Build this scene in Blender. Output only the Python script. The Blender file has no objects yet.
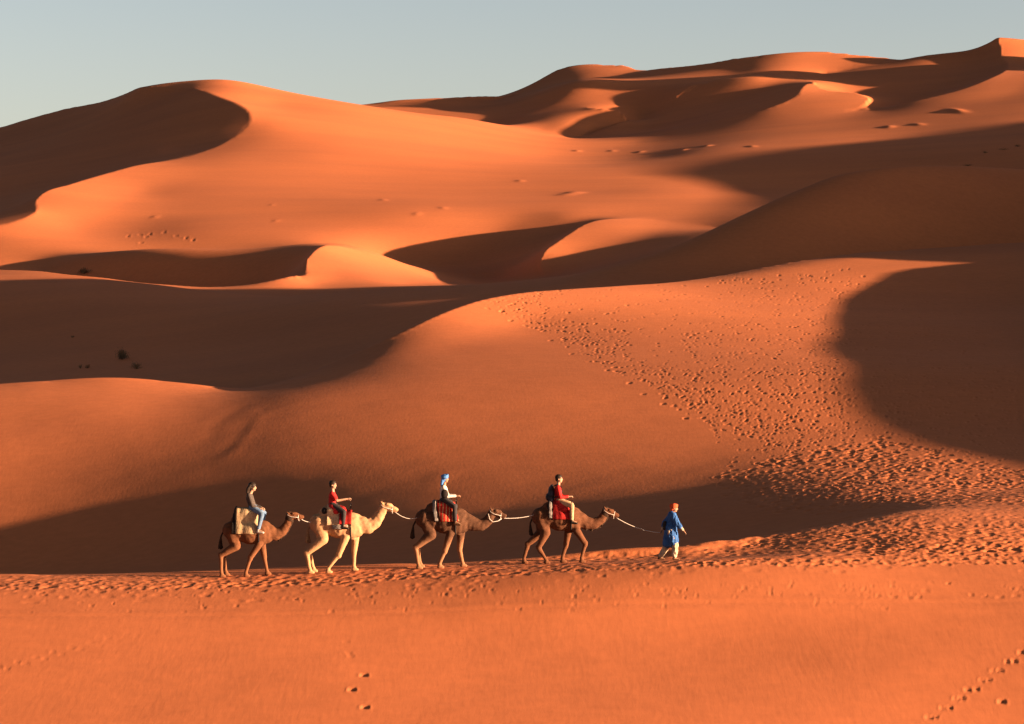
PXS = 1.0
import bpy, bmesh, math, random
import numpy as np
from mathutils import Vector, Matrix

SC = bpy.context.scene
C = SC.collection
F = 2600.0                      # focal length in pixels
CX, CY = 512.0, 362.0
ALPHA, ELEV = math.radians(74.0), math.radians(5.6)
SUN = Vector((math.sin(ALPHA) * math.cos(ELEV), -math.cos(ALPHA) * math.cos(ELEV), math.sin(ELEV)))

# ------------------------------------------------------------------ terrain: crest, foot and contour lines of the dunes
# survey points are given as bearing (px east of the view axis), height angle (py) and distance Y in metres
LINES = []
def L(pts, crease=False, w=1.0):
    LINES.append((np.array([(p[0], (CY - p[1]) / F, math.log(p[2])) for p in pts], float), crease, w))
def LX(pts, crease=False, w=1.0):           # the same in metres: X, Y, z
    LINES.append((np.array([(CX + F * p[0] / p[1], p[2] / p[1], math.log(p[1])) for p in pts], float), crease, w))
def LZ(Y, z, a=-3000, b=6000):              # level line across
    LINES.append((np.array([(x, z / Y, math.log(Y)) for x in np.linspace(a, b, 40)], float), False, 1.0))

#LINES_BEGIN
# ground around the camera and the valley before the caravan's ridge
LZ(8, -2.4); LZ(12, -3.2); LZ(16, -4.2); LZ(20, -5.4); LZ(25, -7.2); LZ(31, -9.3); LZ(38, -11.0); LZ(45, -11.7); LZ(52, -11.6)
L([(-400,724,65.5),(0,724,65.5),(300,724,65.3),(700,724,65.5),(1024,724,66),(1400,718,66)])
L([(-400,641,72),(0,640,72),(512,638,72),(760,634,72),(1024,628,72),(1400,618,72)])
# caravan ridge
L([(-700,577,80.5),(-100,575.5,80.7),(0,575,80.8),(230,572,81.2),(337,568,81.4),(443,563.5,81.6),(540,557.5,82),(600,552.5,82.1),(660,548,82.2),(720,543,82.8),(780,536,84.2)], True)
L([(760,539,83.6),(808,529.5,85),(848,521,87.2),(888,513.5,90),(949,507.5,94),(1024,503,96)])
L([(-700,590,77.5),(0,586,77.5),(240,584,77.5),(420,577,77.5),(600,567,77.5),(760,559,78),(900,557,78.5),(1024,554,79),(1200,550,80)])
L([(-700,580.5,78.9),(0,579.3,78.9),(248,576.8,78.8),(337,572.7,79.05),(443,568.2,79.25),(558,563.4,79.75),(671,560.3,79.95),(720,558,79.95),(770,554.8,80),(820,551.3,80.2),(880,548.5,80.3)])
L([(-700,583,83),(0,581,83),(230,578.5,83.2),(337,574.5,83.4),(443,570,83.6),(540,564,84),(600,559,84.2),(660,554.5,84.3)])
# trough floor
L([(-700,592,96),(0,586,97),(250,584,97),(400,580,96),(560,570,94),(640,560,93),(700,552,92.5),(760,543,92.5),(820,533,92)])
# big mound: equal-distance contours
L([(400,567,105),(500,552,105),(600,533,105),(700,516,105),(750,508,105),(800,501,105),(850,495,105),(900,492,105),(1024,489,105),(1150,485,104)])
L([(720,534,100),(760,527.5,100),(800,519,100),(850,510,100),(900,503,100),(950,499,100),(1024,495,100)])
L([(-500,598,117.5),(0,584,117.5),(100,571.5,117.4),(170,560.5,117),(230,550.5,116.3),(300,537,115.3),(400,521,115),(500,507.5,115),(600,495.5,115),(700,484.5,115),(800,474,115),(900,468,115),(1024,464,115),(1150,460,115)])
L([(-500,516,130),(0,502,130),(100,490,130),(170,479,130),(230,469.5,130),(300,458.5,130),(400,447.5,130),(500,440,130),(600,434,130),(700,429,130),(800,425,130),(900,422,130),(1024,420,130),(1150,418,130)])
L([(-500,422,145),(0,414,145),(100,409.5,145),(170,408,145),(230,404,145),(300,396,145),(400,388,145),(500,383,145),(600,379.5,145),(700,376.5,145),(800,374,145),(1024,372,145),(1150,370,145)])
L([(440,353,160),(500,351,160),(600,349,160),(700,348,160),(800,348.5,160),(1024,351,160)])
L([(520,322.5,175),(600,321.5,175),(700,322.5,175),(800,325,175),(1024,331,175)])
L([(700,296,200),(800,300,200),(900,303,200),(1024,306,200)])
# crests of the left mound and the big mound
L([(-500,415,150),(-100,392,155),(0,384,157),(60,380,158),(100,378,158),(150,380,158),(200,385,157),(235,389,156),(265,385.5,158),(300,376,161),(350,356,165),(400,332,170),(440,314,176),(480,300.5,183),(520,293.5,189),(560,290,195),(620,286,205),(700,280,222),(760,270,231),(800,263,236),(850,257,242),(900,254,247),(960,252,252),(1024,251,256),(1200,250,262)], True)
# hidden valley behind it
L([(-500,420,175),(0,396,180),(235,398,176),(300,388,178),(400,346,186),(480,313,198),(560,300,210),(700,288,235),(800,272,244),(900,263,254),(1024,261,261),(1200,260,268)])
# shaded valley and its low ridges
L([(-500,400,205),(0,393,205),(100,386,205),(150,382,205),(300,366,205),(400,338,212)])
#
L([(-500,390,240),(-100,377,240),(0,366,240),(100,355,240),(180,347,240),(260,336,239),(330,322,238),(400,308,240),(470,297,245)])
L([(-500,374,262),(-100,360,262),(0,345,262),(100,330,262),(200,318,262),(280,308,260),(340,300,258)])
#
L([(-500,345,285),(-100,329,285),(0,315,286),(120,303,285),(240,302,279),(320,298,270),(400,294,260)])
# its crest
L([(-500,276,345),(-100,274,335),(0,275.5,330),(60,276.5,326),(100,279,322),(150,284,316),(200,290,308),(240,294,302),(280,296.5,296),(320,294,290),(360,291.5,284),(420,289,274),(470,286,266),(520,283,261),(560,280,258)], True)
# right dark dune
L([(560,286,245),(620,282,246),(700,276,248),(800,262,254),(900,250,262),(1024,247,267),(1200,246,274)])
L([(560,279,256.5),(580,274,259),(620,264,262),(660,252,265),(700,236,269),(750,213,274),(800,190.5,278),(830,179,281),(870,170.5,283),(900,168,285),(960,169,288),(1024,172,290),(1200,178,293)])
L([(580,284,268),(660,275,275),(750,250,284),(830,222,292),(900,215,295),(1024,218,300),(1200,224,303)])
L([(600,282,300),(700,265,320),(800,252,330),(900,250,330),(1024,252,330),(1200,256,330)])
# strip and hollow behind the shaded crest
L([(-500,272,378),(0,270,372),(40,271.5,366),(69,275,359),(104,278.3,353),(138,283,347),(172,285.6,342),(207,287.4,337),(242,285.5,335),(276,279.5,338),(300,273,343)],True)
L([(-500,283,350),(-100,281,350),(0,278,345),(100,283,335),(200,290.5,320),(280,296,312),(360,296,304),(450,290,290)])
L([(40,270.5,399),(69,277,392),(104,281,387),(138,285.5,382),(172,288.5,377),(207,291,372.5),(242,289.5,368),(276,283,364),(293,274,361)])
L([(-500,264,404),(-100,266,404),(0,267.5,402.5)])
L([(310,285,340),(350,289,328),(420,287,320)])
L([(40,268,404),(52,264,402.5),(69,261,400),(103,258.5,395),(138,258,390),(172,260,385),(207,263,380.5),(241,263.6,376.5),(276,261.6,373),(296,257,371)])
# lobe at its right end
L([(308,276,347),(305,267,352),(305,260,357),(311,252.5,364),(324,246,372),(338,246.5,378),(350,249,381),(379,258,384),(417,273,380),(450,283,374)], True)
#del
L([(330,274,350),(370,278,348),(410,285,346)])
# behind lobe / plain
L([(-500,245,416),(0,252,418),(100,252,414),(200,252,408),(280,250,402),(320,243.5,402),(350,245,402),(400,262,405),(450,275,402),(500,279,398)])
# right crescent
L([(548,277,382),(543,272,387),(540,264,392),(543,252,400),(556,242,409),(572,231,420),(586,223,430),(603,219.5,437),(626,218.5,441),(649,219.5,442),(690,223.5,434),(725,229,424)], True)
L([(534,279,385),(528,272,392),(524,265,400),(532,256,408),(548,246,417),(566,235,428),(580,226,437)])
L([(388,261,424),(398,256,428),(437,256,430),(475,257.5,428),(506,252,426),(541,241.5,428),(572,230,436),(588,221,445)])
L([(420,268,412),(470,272,408),(510,272,402)])
L([(570,272,380),(620,262,376),(680,250,374),(740,245,374)])
L([(570,254,400),(620,246,404),(680,237,404),(740,230,404)])
# big left dune: bright face
L([(75,228,446),(120,231,444),(200,228,442),(300,227,442),(400,230,442),(450,232,442),(500,236,440)])
L([(-500,250,430),(-100,246,430),(-40,244,431)])
L([(560,217,450),(620,216,450),(700,214.5,450),(760,211,450),(850,206,450),(1024,200,450)])
L([(140,192,500),(200,190.5,500),(300,191,500),(400,193,500),(500,194,500),(600,192,500),(660,190.5,500),(740,192,500),(800,192,500),(1024,184,500)])
L([(230,162,550),(300,163,550),(400,168,550),(500,172,550),(600,172,550),(674,170,550),(750,166,550),(850,160,550),(1024,150,545),(1200,142,545)])
L([(270,122,620),(330,128,620),(400,138,620),(480,150,620),(560,158,620),(640,158,610),(700,150,610),(800,143,610),(900,138,610),(1024,127,610),(1200,120,610)])
L([(270,103,670),(330,108,670),(400,119,670),(480,134,670),(560,142,680),(640,142,680)])
L([(138,87.5,722),(160,84,721),(186,81.5,719),(207,79.7,717),(228,79.7,715),(248,83,713),(276,89.5,711),(311,96,712),(350,103,716),(371,106.5,720),(417,113.6,730),(456,117,740),(495,124,748)])
L([(138,92,760),(186,90,760),(240,90,755),(311,104,752),(371,114,758),(417,121,766),(456,124,774),(500,131,778)])
# its crest and the dark bowl
L([(-60,236,432),(0,226,440),(27.6,218,448),(38,211,456),(35,203,468),(40,194,480),(69,184.5,500),(110,172.5,528),(138,165,545),(172.6,160,560),(200,152.5,575),(221,144,590),(238,134,605),(247,126,616),(251,117.5,626),(250,112,634),(241.6,105,646),(228,99.5,660),(210.6,94,676),(190,91,692),(165.7,91,706),(138,88.5,719)], True)
L([(-500,226,480),(-60,219,485),(0,211,490),(25,205,490)])
L([(-300,204,560),(0,195,560),(60,184,558),(110,172,555)])
L([(-300,190,600),(0,178,600),(60,168,600),(100,161,600),(150,151,600),(190,146,598)])
L([(-300,175,660),(0,160,660),(60,146,660),(100,136,660),(150,121,660),(190,107,660)])
L([(-300,160,720),(0,146,720),(60,130,720),(100,114,720)])
L([(-500,165,800),(-100,148,800),(0,128,795),(34,117.5,790),(69,108.5,785),(93,104,775),(121,96,750),(138,88,724)], True)
LX([(-330,1100,30),(-200,1100,40),(-120,1000,50)])
# far left range
L([(395,117,815),(437,116,815),(475,114,815),(516,106,825),(545,93.5,833),(570,83,838),(600,79,838)])
L([(340,104,862),(371,104.5,862),(386,101.5,862),(437,98.7,864),(475,97,872),(516,95.4,895),(541,79,930),(560,69.5,945),(584,65.2,948),(595,65.2,948),(607,67,945),(626,66,938),(638,71,925),(661,68.5,905),(690,66,892),(709,63.7,886),(736,58.7,880),(759,56,878),(790,53.2,877),(829,53,875),(860,56,870),(898,60,864),(940,66,860),(1024,72,860)], True)
L([(500,103,870),(540,90,875),(580,80,885),(620,80,872),(660,76.5,864),(700,73.5,857),(740,71.5,852)])
L([(500,122,780),(540,112,795),(580,102,806),(620,96,812),(660,89,812),(700,83,808),(760,76,800)])
LX([(-200,1150,60),(-40,1150,85),(60,1150,95),(150,1150,95),(300,1150,70)])
# lobe and bowl at the middle of the far range
#
#
L([(576,138,732),(600,130.5,742),(620,121.5,753),(629,113.5,765),(624,110.5,774),(605,109,780),(585,107.5,786)], True)
L([(540,131,742),(560,127,747),(590,121.5,755),(612,119.5,757)])
L([(560,119,765),(590,114,772),(615,113,771)])
L([(590,140,750),(620,131,765),(640,120,780),(650,112,792)])
L([(576,139,722),(620,135,718),(674,128.5,712),(713,121.5,710),(751,113,712),(782,104,720),(796,97,732),(800,90,748),(806,83,765)], True)
L([(640,132,735),(674,123,738),(713,114,740),(751,103,745),(780,95,752)])
L([(660,112,775),(700,102,780),(740,92,785),(780,84,790)])
L([(672,97,792),(690,89.5,802),(712,82,812),(736,78,822),(746,80,828)], True)
L([(655,96,806),(690,84,818),(720,78,832)])
# right far dune: front slope, lobe, peak, bowl
L([(854,110.5,702),(867,102,716),(869,97,727),(860,93.5,738),(829,91,752),(817,86,764),(812,79,778)], True)
L([(875,109.8,714),(881,103.8,728),(879,98.4,744),(864,94,760),(842,91.5,772)])
L([(845,111,700),(854,110.5,702),(875,110,700),(914,101,707),(960,89.5,723),(991,77.5,745),(1007,67,788),(1007.5,60.5,812),(999.5,55,828),(998,46,840),(997,39.5,846)], True)
L([(1012,56,825),(1024,59,822),(1100,63,820)])
L([(1024,88,715),(1100,84,700),(1200,80,700)])
L([(900,103,735),(940,92,750),(975,80,772),(992,70,795)])
L([(890,85,786),(925,76,803),(962,66,824),(986,53,843)])
L([(820,75,838),(844,70,844),(870,65,848),(898,60.5,850),(925,55.6,851),(950,53,851),(968,51,851),(983,45.5,851),(997,39.2,851),(1010,40.5,851),(1024,42.5,851),(1100,52,851),(1300,75,851)], True)
LX([(120,1000,60),(200,1000,70),(300,1000,55)])
# unseen dunes outside the frame on the right, crests shaped to cast shadows into view
LX([(58,70,-7.6),(60,83,-5.2),(60,89,-3.0),(60,95,-1.5),(60,103.9,-0.70),(60,109.8,0.00),(60,115.9,0.93),(60,120.1,1.61),(60,124.8,2.42),(60,131.2,3.40),(60,142.5,4.47),(60,156.3,5.62),(60,169.6,6.73),(60,186.9,7.86),(60,197.5,8.80),(60,206.4,9.67),(60,215.5,10.59),(61,224,10.8)], True, 3.0)
LX([(96,207,12.6),(98,214,16.0),(100,219,18.8),(100,225,23.2),(100,235,26.2),(100,242,26.4),(100,252,27.4),(100,266,28.4),(100,276,26.5),(100,282,22.7),(100,290,19.2),(98,310,13.3)], True)
LX([(72,170,4),(75,190,6),(78,205,7.5),(82,220,10)])
LX([(44,75,-7),(44,90,-4.8),(44,100,-3.6),(44,112,-2.2),(44,130,-.5),(44,150,1.4),(44,180,3.8),(46,205,5.5)])
LX([(165,290,14),(168,340,25),(172,375,32),(178,420,39),(182,500,48),(184,600,54),(190,700,60)])
LX([(228,391,44),(228,430,48.5),(228,475,57),(228,521,61),(228,556,63),(228,640,66),(228,684,76),(228,738,88),(228,760,100),(228,790,103),(228,830,94)])
LX([(250,300,29),(250,330,37),(250,357,43),(250,406.7,49.13),(250,426.7,51.78),(250,440.9,53.78),(250,453.9,56.29),(250,477.1,61.13),(250,500.6,64.02),(250,521.8,66.21),(250,538.2,67.52),(250,553.4,68.12),(250,569.8,68.82),(250,588.9,70.76),(250,640,71),(250,684,80),(250,720,88),(250,745,96),(250,755,102),(250,762,112),(250,770,114),(250,785,114),(250,792,110.5),(250,800,104),(250,820,98),(250,860,88)], True)  # the tall far rise is added to shade the far range
LX([(420,300,10),(430,500,20),(430,700,25),(420,800,50),(400,1000,20)])
LX([(130,90,-12),(140,150,-8),(170,220,0)])
LX([(-600,2400,-10),(0,2400,-10),(900,2400,-10)])

L([(690,244,385),(760,240,388),(850,236,390),(1024,236,390),(1200,236,390)])
#LINES_END

def densify(P, step_px=1.2, step_t=0.004):
    n = len(P)
    if n == 2:
        k = 200; s = np.linspace(0, 1, k)[:, None]
        return P[0] * (1 - s) + P[1] * s
    d = np.abs(np.diff(P, axis=0)); seg = np.sqrt((d[:, 0] / 2600 * 2) ** 2 + d[:, 2] ** 2) + 1e-6
    s = np.concatenate([[0], np.cumsum(seg)])
    m = np.zeros_like(P); dl = np.diff(P, axis=0) / seg[:, None]
    m[0], m[-1] = dl[0], dl[-1]
    for i in range(1, n - 1):
        w0, w1 = seg[i], seg[i - 1]
        m[i] = (dl[i - 1] * w0 + dl[i] * w1) / (w0 + w1)
    out = []
    for i in range(n - 1):
        k = int(max(2, math.ceil(max(d[i, 0] / step_px, d[i, 2] / step_t))))
        k = min(k, 4000)
        u = np.linspace(0, 1, k, endpoint=False)[:, None]; h = seg[i]
        out.append((2*u**3-3*u**2+1)*P[i] + (u**3-2*u**2+u)*h*m[i] + (-2*u**3+3*u**2)*P[i+1] + (u**3-u**2)*h*m[i+1])
    out.append(P[-1:])
    return np.concatenate(out)

def geom_cols(a, b, step, lo, hi, g):
    mid = list(np.arange(a, b + 1e-6, step)); L_, R_ = [], []
    x, h = a, step
    while x > lo: h *= g; x -= h; L_.append(x)
    x, h = mid[-1], step
    while x < hi: h *= g; x += h; R_.append(x)
    return np.array(L_[::-1] + mid + R_)
def pw_rows(knots):                         # (Y0, count) ... log spaced between
    out = []
    for (a, n), (b, _) in zip(knots[:-1], knots[1:]):
        out += list(np.exp(np.linspace(math.log(a), math.log(b), n, endpoint=False)))
    return np.array(out + [knots[-1][0]])

def solve_terrain(cols, rows, AX=2.0, lam=12.0):
    levels = []
    for st in (8, 4, 2, 1):
        ci = np.unique(np.concatenate([np.arange(0, len(cols), st), [len(cols) - 1]]))
        ri = np.unique(np.concatenate([np.arange(0, len(rows), st), [len(rows) - 1]]))
        levels.append((cols[ci], rows[ri]))
    dense = [(densify(P), cr, w) for P, cr, w in LINES]
    prev = None
    for li, (cx, ry) in enumerate(levels):
        xs = cx / F * AX; ts = np.log(ry)
        nx, nt = len(xs), len(ts)
        # data term
        I, W, V, RW = [], [], [], []
        crease = np.zeros((nt, nx), np.float32)
        for P, cr, w in dense:
            px = P[:, 0] / F * AX; t = P[:, 2]
            ok = (px > xs[0]) & (px < xs[-1]) & (t > ts[0]) & (t < ts[-1])
            px, t, q = px[ok], t[ok], P[ok, 1]
            if len(px) == 0: continue
            i = np.clip(np.searchsorted(xs, px) - 1, 0, nx - 2); j = np.clip(np.searchsorted(ts, t) - 1, 0, nt - 2)
            fx = (px - xs[i]) / (xs[i+1] - xs[i]); ft = (t - ts[j]) / (ts[j+1] - ts[j])
            # thin out: one sample per cell
            key = j * nx + i
            _, first = np.unique(key, return_index=True)
            i, j, fx, ft, q = i[first], j[first], fx[first], ft[first], q[first]
            I.append(np.stack([j*nx+i, j*nx+i+1, (j+1)*nx+i, (j+1)*nx+i+1], 1))
            W.append(np.stack([(1-fx)*(1-ft), fx*(1-ft), (1-fx)*ft, fx*ft], 1))
            V.append(q); RW.append(np.full(len(q), w))
            if cr:
                for a in (0, 1):
                    for b in (0, 1): crease[j + a, i + b] = 1
        I = np.concatenate(I); W = np.concatenate(W); V = np.concatenate(V); RW = np.concatenate(RW)
        dx = np.diff(xs); dt = np.diff(ts)
        hx = np.zeros(nx); hx[1:-1] = (dx[:-1] + dx[1:]) / 2; hx[0] = dx[0]; hx[-1] = dx[-1]
        ht = np.zeros(nt); ht[1:-1] = (dt[:-1] + dt[1:]) / 2; ht[0] = dt[0]; ht[-1] = dt[-1]
        area = np.sqrt(ht[:, None] * hx[None, :])
        cwt = np.where(crease > 0, 0.10, 1.0) * area
        ax, bx = 1 / (dx[:-1] * hx[1:-1]), 1 / (dx[1:] * hx[1:-1])
        at, bt = (1 / (dt[:-1] * ht[1:-1]))[:, None], (1 / (dt[1:] * ht[1:-1]))[:, None]
        cwx, cwt2 = cwt[:, 1:-1], cwt[1:-1, :]
        gx = math.sqrt(lam) * np.sqrt(ht[:, None] * dx[None, :]) / dx[None, :]
        gt = math.sqrt(lam) * np.sqrt(dt[:, None] * hx[None, :]) / dt[:, None]
        cxy = np.sqrt(2) * np.sqrt(dt[:, None] * dx[None, :]) / (dt[:, None] * dx[None, :])
        cc = np.maximum(np.maximum(crease[1:, 1:], crease[:-1, :-1]), np.maximum(crease[1:, :-1], crease[:-1, 1:]))
        cxy = cxy * np.where(cc > 0, 0.05, 1.0)
        big = 3e3 * 4.0
        dw = np.sqrt(big * RW)
        def A(q):
            r = np.zeros_like(q)
            e = cwx**2 * (ax * q[:, :-2] - (ax + bx) * q[:, 1:-1] + bx * q[:, 2:])
            r[:, :-2] += ax * e; r[:, 1:-1] -= (ax + bx) * e; r[:, 2:] += bx * e
            e = cwt2**2 * (at * q[:-2] - (at + bt) * q[1:-1] + bt * q[2:])
            r[:-2] += at * e; r[1:-1] -= (at + bt) * e; r[2:] += bt * e
            e = cxy**2 * (q[1:, 1:] - q[1:, :-1] - q[:-1, 1:] + q[:-1, :-1])
            r[1:, 1:] += e; r[1:, :-1] -= e; r[:-1, 1:] -= e; r[:-1, :-1] += e
            e = gx**2 * (q[:, 1:] - q[:, :-1]); r[:, 1:] += e; r[:, :-1] -= e
            e = gt**2 * (q[1:] - q[:-1]); r[1:] += e; r[:-1] -= e
            f = q.ravel(); s = (f[I] * W).sum(1) * dw**2
            r += np.bincount(I.ravel(), (W * s[:, None]).ravel(), nx * nt).reshape(nt, nx)
            return r
        # diagonal
        D = np.zeros((nt, nx))
        e = cwx**2; D[:, :-2] += ax**2*e; D[:, 1:-1] += (ax+bx)**2*e; D[:, 2:] += bx**2*e
        e = cwt2**2; D[:-2] += at**2*e; D[1:-1] += (at+bt)**2*e; D[2:] += bt**2*e
        e = cxy**2; D[1:, 1:] += e; D[1:, :-1] += e; D[:-1, 1:] += e; D[:-1, :-1] += e
        e = gx**2; D[:, 1:] += e; D[:, :-1] += e
        e = gt**2 + 0*hx; D[1:] += e; D[:-1] += e
        D += np.bincount(I.ravel(), (W**2 * (dw**2)[:, None]).ravel(), nx*nt).reshape(nt, nx)
        b = np.bincount(I.ravel(), (W * (V * dw**2)[:, None]).ravel(), nx*nt).reshape(nt, nx)
        if prev is None: q = np.zeros((nt, nx)) - 0.05
        else:
            pq, pxs, pts = prev
            q = np.stack([np.interp(xs, pxs, pq[k]) for k in range(len(pts))])
            q = np.stack([np.interp(ts, pts, q[:, k]) for k in range(nx)], 1)
        r = b - A(q); z = r / D; p = z.copy(); rz = (r * z).sum(); r0 = rz
        for it in range((1500, 700, 300, 160)[li]):
            Ap = A(p); al = rz / (p * Ap).sum()
            q += al * p; r -= al * Ap
            z = r / D; rn = (r * z).sum()
            if rn < 1e-9 * r0: break
            p = z + rn / rz * p; rz = rn
        prev = (q, xs, ts)
    return q

def cubic_resample(q, x0, x1, axis):
    """Catmull-Rom resample of q from positions x0 (index space, monotone) to x1 along axis."""
    q = np.moveaxis(q, axis, -1); n = len(x0)
    f = np.interp(x1, x0, np.arange(n)); i = np.clip(f.astype(int), 0, n - 2); u = f - i
    a, b, c, d = (q[..., np.clip(i + k, 0, n - 1)] for k in (-1, 0, 1, 2))
    r = b + 0.5*u*((c - a) + u*((2*a - 5*b + 4*c - d) + u*(3*(b - c) + d - a)))
    return np.moveaxis(r, -1, axis)

# ------------------------------------------------------------------ the ground as one sheet
import time
_t = time.time()
scols = geom_cols(-60, 1084, 2.6, -3200, 1090, 1.085)
scols = np.concatenate([scols[scols < 1085], geom_cols(1093, 2320, 9.0, 1092, 6500, 1.13)[1:]])
srows = pw_rows([(7, 70), (50, 26), (74, 34), (100, 70), (160, 90), (300, 130), (450, 90), (640, 120), (1000, 26), (2600, 0)])
Q = solve_terrain(scols, srows)
print('SOLVE', Q.shape, time.time() - _t)
COLS = geom_cols(-40, 1064, 1.0 * PXS, -3100, 1066, 1.10)
COLS = np.concatenate([COLS[COLS < 1064.5], geom_cols(1067, 2300, 6.0, 1066, 6400, 1.13)[1:]])
ROWS = pw_rows([(7.2, 30), (57, 190), (77, 80), (84, 50), (96, int(540 / PXS)), (215, 150), (330, int(420 / PXS)), (1000, 30), (2550, 0)])
QF = cubic_resample(cubic_resample(Q, scols, COLS, 1), np.log(srows), np.log(ROWS), 0)
GX = (COLS[None, :] - CX) / F * ROWS[:, None]
GY = np.repeat(ROWS[:, None], len(COLS), 1)
GZ = QF * ROWS[:, None]
def ground_z(x, y):
    px = CX + F * x / y
    i = int(np.clip(np.searchsorted(COLS, px) - 1, 0, len(COLS) - 2)); j = int(np.clip(np.searchsorted(ROWS, y) - 1, 0, len(ROWS) - 2))
    u = (px - COLS[i]) / (COLS[i+1] - COLS[i]); v = (y - ROWS[j]) / (ROWS[j+1] - ROWS[j])
    return float(GZ[j, i]*(1-u)*(1-v) + GZ[j, i+1]*u*(1-v) + GZ[j+1, i]*(1-u)*v + GZ[j+1, i+1]*u*v)

# ------------------------------------------------------------------ prints, hummocks and slides pressed into the sheet
rng = np.random.default_rng(7)
PYG = CY - F * GZ / GY
def seen(px, py):
    """first point of the ground on that bearing and height angle -> X, Y"""
    i = int(np.clip(np.searchsorted(COLS, px), 1, len(COLS) - 1))
    if abs(COLS[i-1] - px) < abs(COLS[i] - px): i -= 1
    col = PYG[:, i]; k = int(np.argmax((col <= py) & (ROWS > 45)))
    if col[k] > py or k == 0: return None
    f = (py - col[k-1]) / (col[k] - col[k-1]) if col[k] != col[k-1] else 1.0
    Y = ROWS[k-1] + min(max(f, 0), 1) * (ROWS[k] - ROWS[k-1])
    return (px - CX) / F * Y, Y
DZ = np.zeros_like(GZ)
MK = 0.42
def window(x, y, r):
    j0, j1 = np.searchsorted(ROWS, (y - r, y + r)); j0 = max(j0 - 1, 0); j1 = min(j1 + 1, len(ROWS))
    pa, pb = CX + F * (x - r) / y, CX + F * (x + r) / y
    i0, i1 = np.searchsorted(COLS, (pa, pb)); i0 = max(i0 - 1, 0); i1 = min(i1 + 1, len(COLS))
    return slice(j0, j1), slice(i0, i1)
def print_mark(x, y, rx, ry, a, d, rim=0.35):
    w = window(x, y, 1.9 * max(rx, ry))
    dx, dy = GX[w] - x, GY[w] - y; c, s = math.cos(a), math.sin(a)
    r = np.sqrt(((dx * c + dy * s) / rx) ** 2 + ((-dx * s + dy * c) / ry) ** 2)
    prof = np.where(r < 1, -(1 - r**2) ** 0.8, 0) * d + rim * d * np.exp(-((r - 1.22) / 0.28) ** 2)
    DZ[w] += prof * MK
def hummock(x, y, rx, ry, a, h):
    w = window(x, y, 3.2 * max(rx, ry))
    dx, dy = GX[w] - x, GY[w] - y; c, s = math.cos(a), math.sin(a)
    DZ[w] += h * np.exp(-0.5 * (((dx * c + dy * s) / rx) ** 2 + ((-dx * s + dy * c) / ry) ** 2))
def inside(poly, x, y):
    c = False; n = len(poly)
    for k in range(n):
        (x0, y0), (x1, y1) = poly[k], poly[k - 1]
        if (y0 > y) != (y1 > y) and x < (x1 - x0) * (y - y0) / (y1 - y0) + x0: c = not c
    return c
def scatter(poly, n, fn, dens=None):
    xs, ys = [p[0] for p in poly], [p[1] for p in poly]; k = 0; tries = 0
    while k < n and tries < 40 * n:
        tries += 1
        x, y = rng.uniform(min(xs), max(xs)), rng.uniform(min(ys), max(ys))
        if not inside(poly, x, y): continue
        if dens and rng.random() > dens(x, y): continue
        p = seen(x, y)
        if p: fn(*p); k += 1
def U(a, b): return float(rng.uniform(a, b))
# the trampled slope of the big mound
slope_poly = [(478, 302), (520, 290), (600, 288), (700, 283), (760, 274), (850, 268), (930, 300), (1040, 330), (1040, 470), (950, 452), (880, 434), (800, 452), (722, 476), (716, 438), (652, 390), (570, 350), (525, 328)]
def slope_dens(x, y):
    edge = 480 + (y - 302) * 1.85
    dd = max(0.0, x - edge)
    v = 0.5 + .25 * (dd < 60); v *= min(1.0, .15 + dd / 30)
    if 560 < x < 720 and y < 330: v *= 0.45
    if x > 850: v *= 0.55
    if 630 < x < 680 and 320 < y < 365: v *= 0.25
    return v * min(.8, 0.42 + (y - 270) / 160)
def slope_mark(x, y):
    b = U(.55, 1.2); print_mark(x, y, b * U(.075, .12) * (y / 130) ** .5, b * U(.14, .24) * y / 130, U(-.5, .5), b * U(.024, .064) * (y / 130) ** 1.3, .2)
scatter(slope_poly, 3300, slope_mark, slope_dens)
for k in range(34):                                   # the single file of prints along its edge
    t = k / 33; x = 482 + t * 236 + U(-5, 5); y = 301 + 112 * t ** 0.92 + 18 * t * t + U(-6, 4)
    p = seen(x, y)
    if p: print_mark(p[0], p[1], U(.13, .2) * (p[1] / 140) ** .5, U(.2, .34) * p[1] / 140, U(-.4, .4), U(.03, .1) * p[1] / 140, .15)
# churned sand where the tracks come down to the path
churn = [(716, 474), (800, 452), (880, 436), (950, 453), (1040, 472), (1040, 556), (900, 556), (760, 548), (690, 545), (800, 528), (900, 505), (850, 500), (770, 498), (722, 494)]
def churn_mark(x, y):
    k = 1.0 if y > 95 else .62
    print_mark(x, y, U(.10, .25), U(.14, .30) * (1.0 if y > 95 else .55), U(-.5, .5), U(.035, .075) * k, 0.15)
scatter(churn, 2700, churn_mark, lambda x, y: 1.0 if x > 740 else 0.7)
scatter([(720, 494), (800, 498), (900, 503), (840, 516), (770, 512)], 140, churn_mark)
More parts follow.
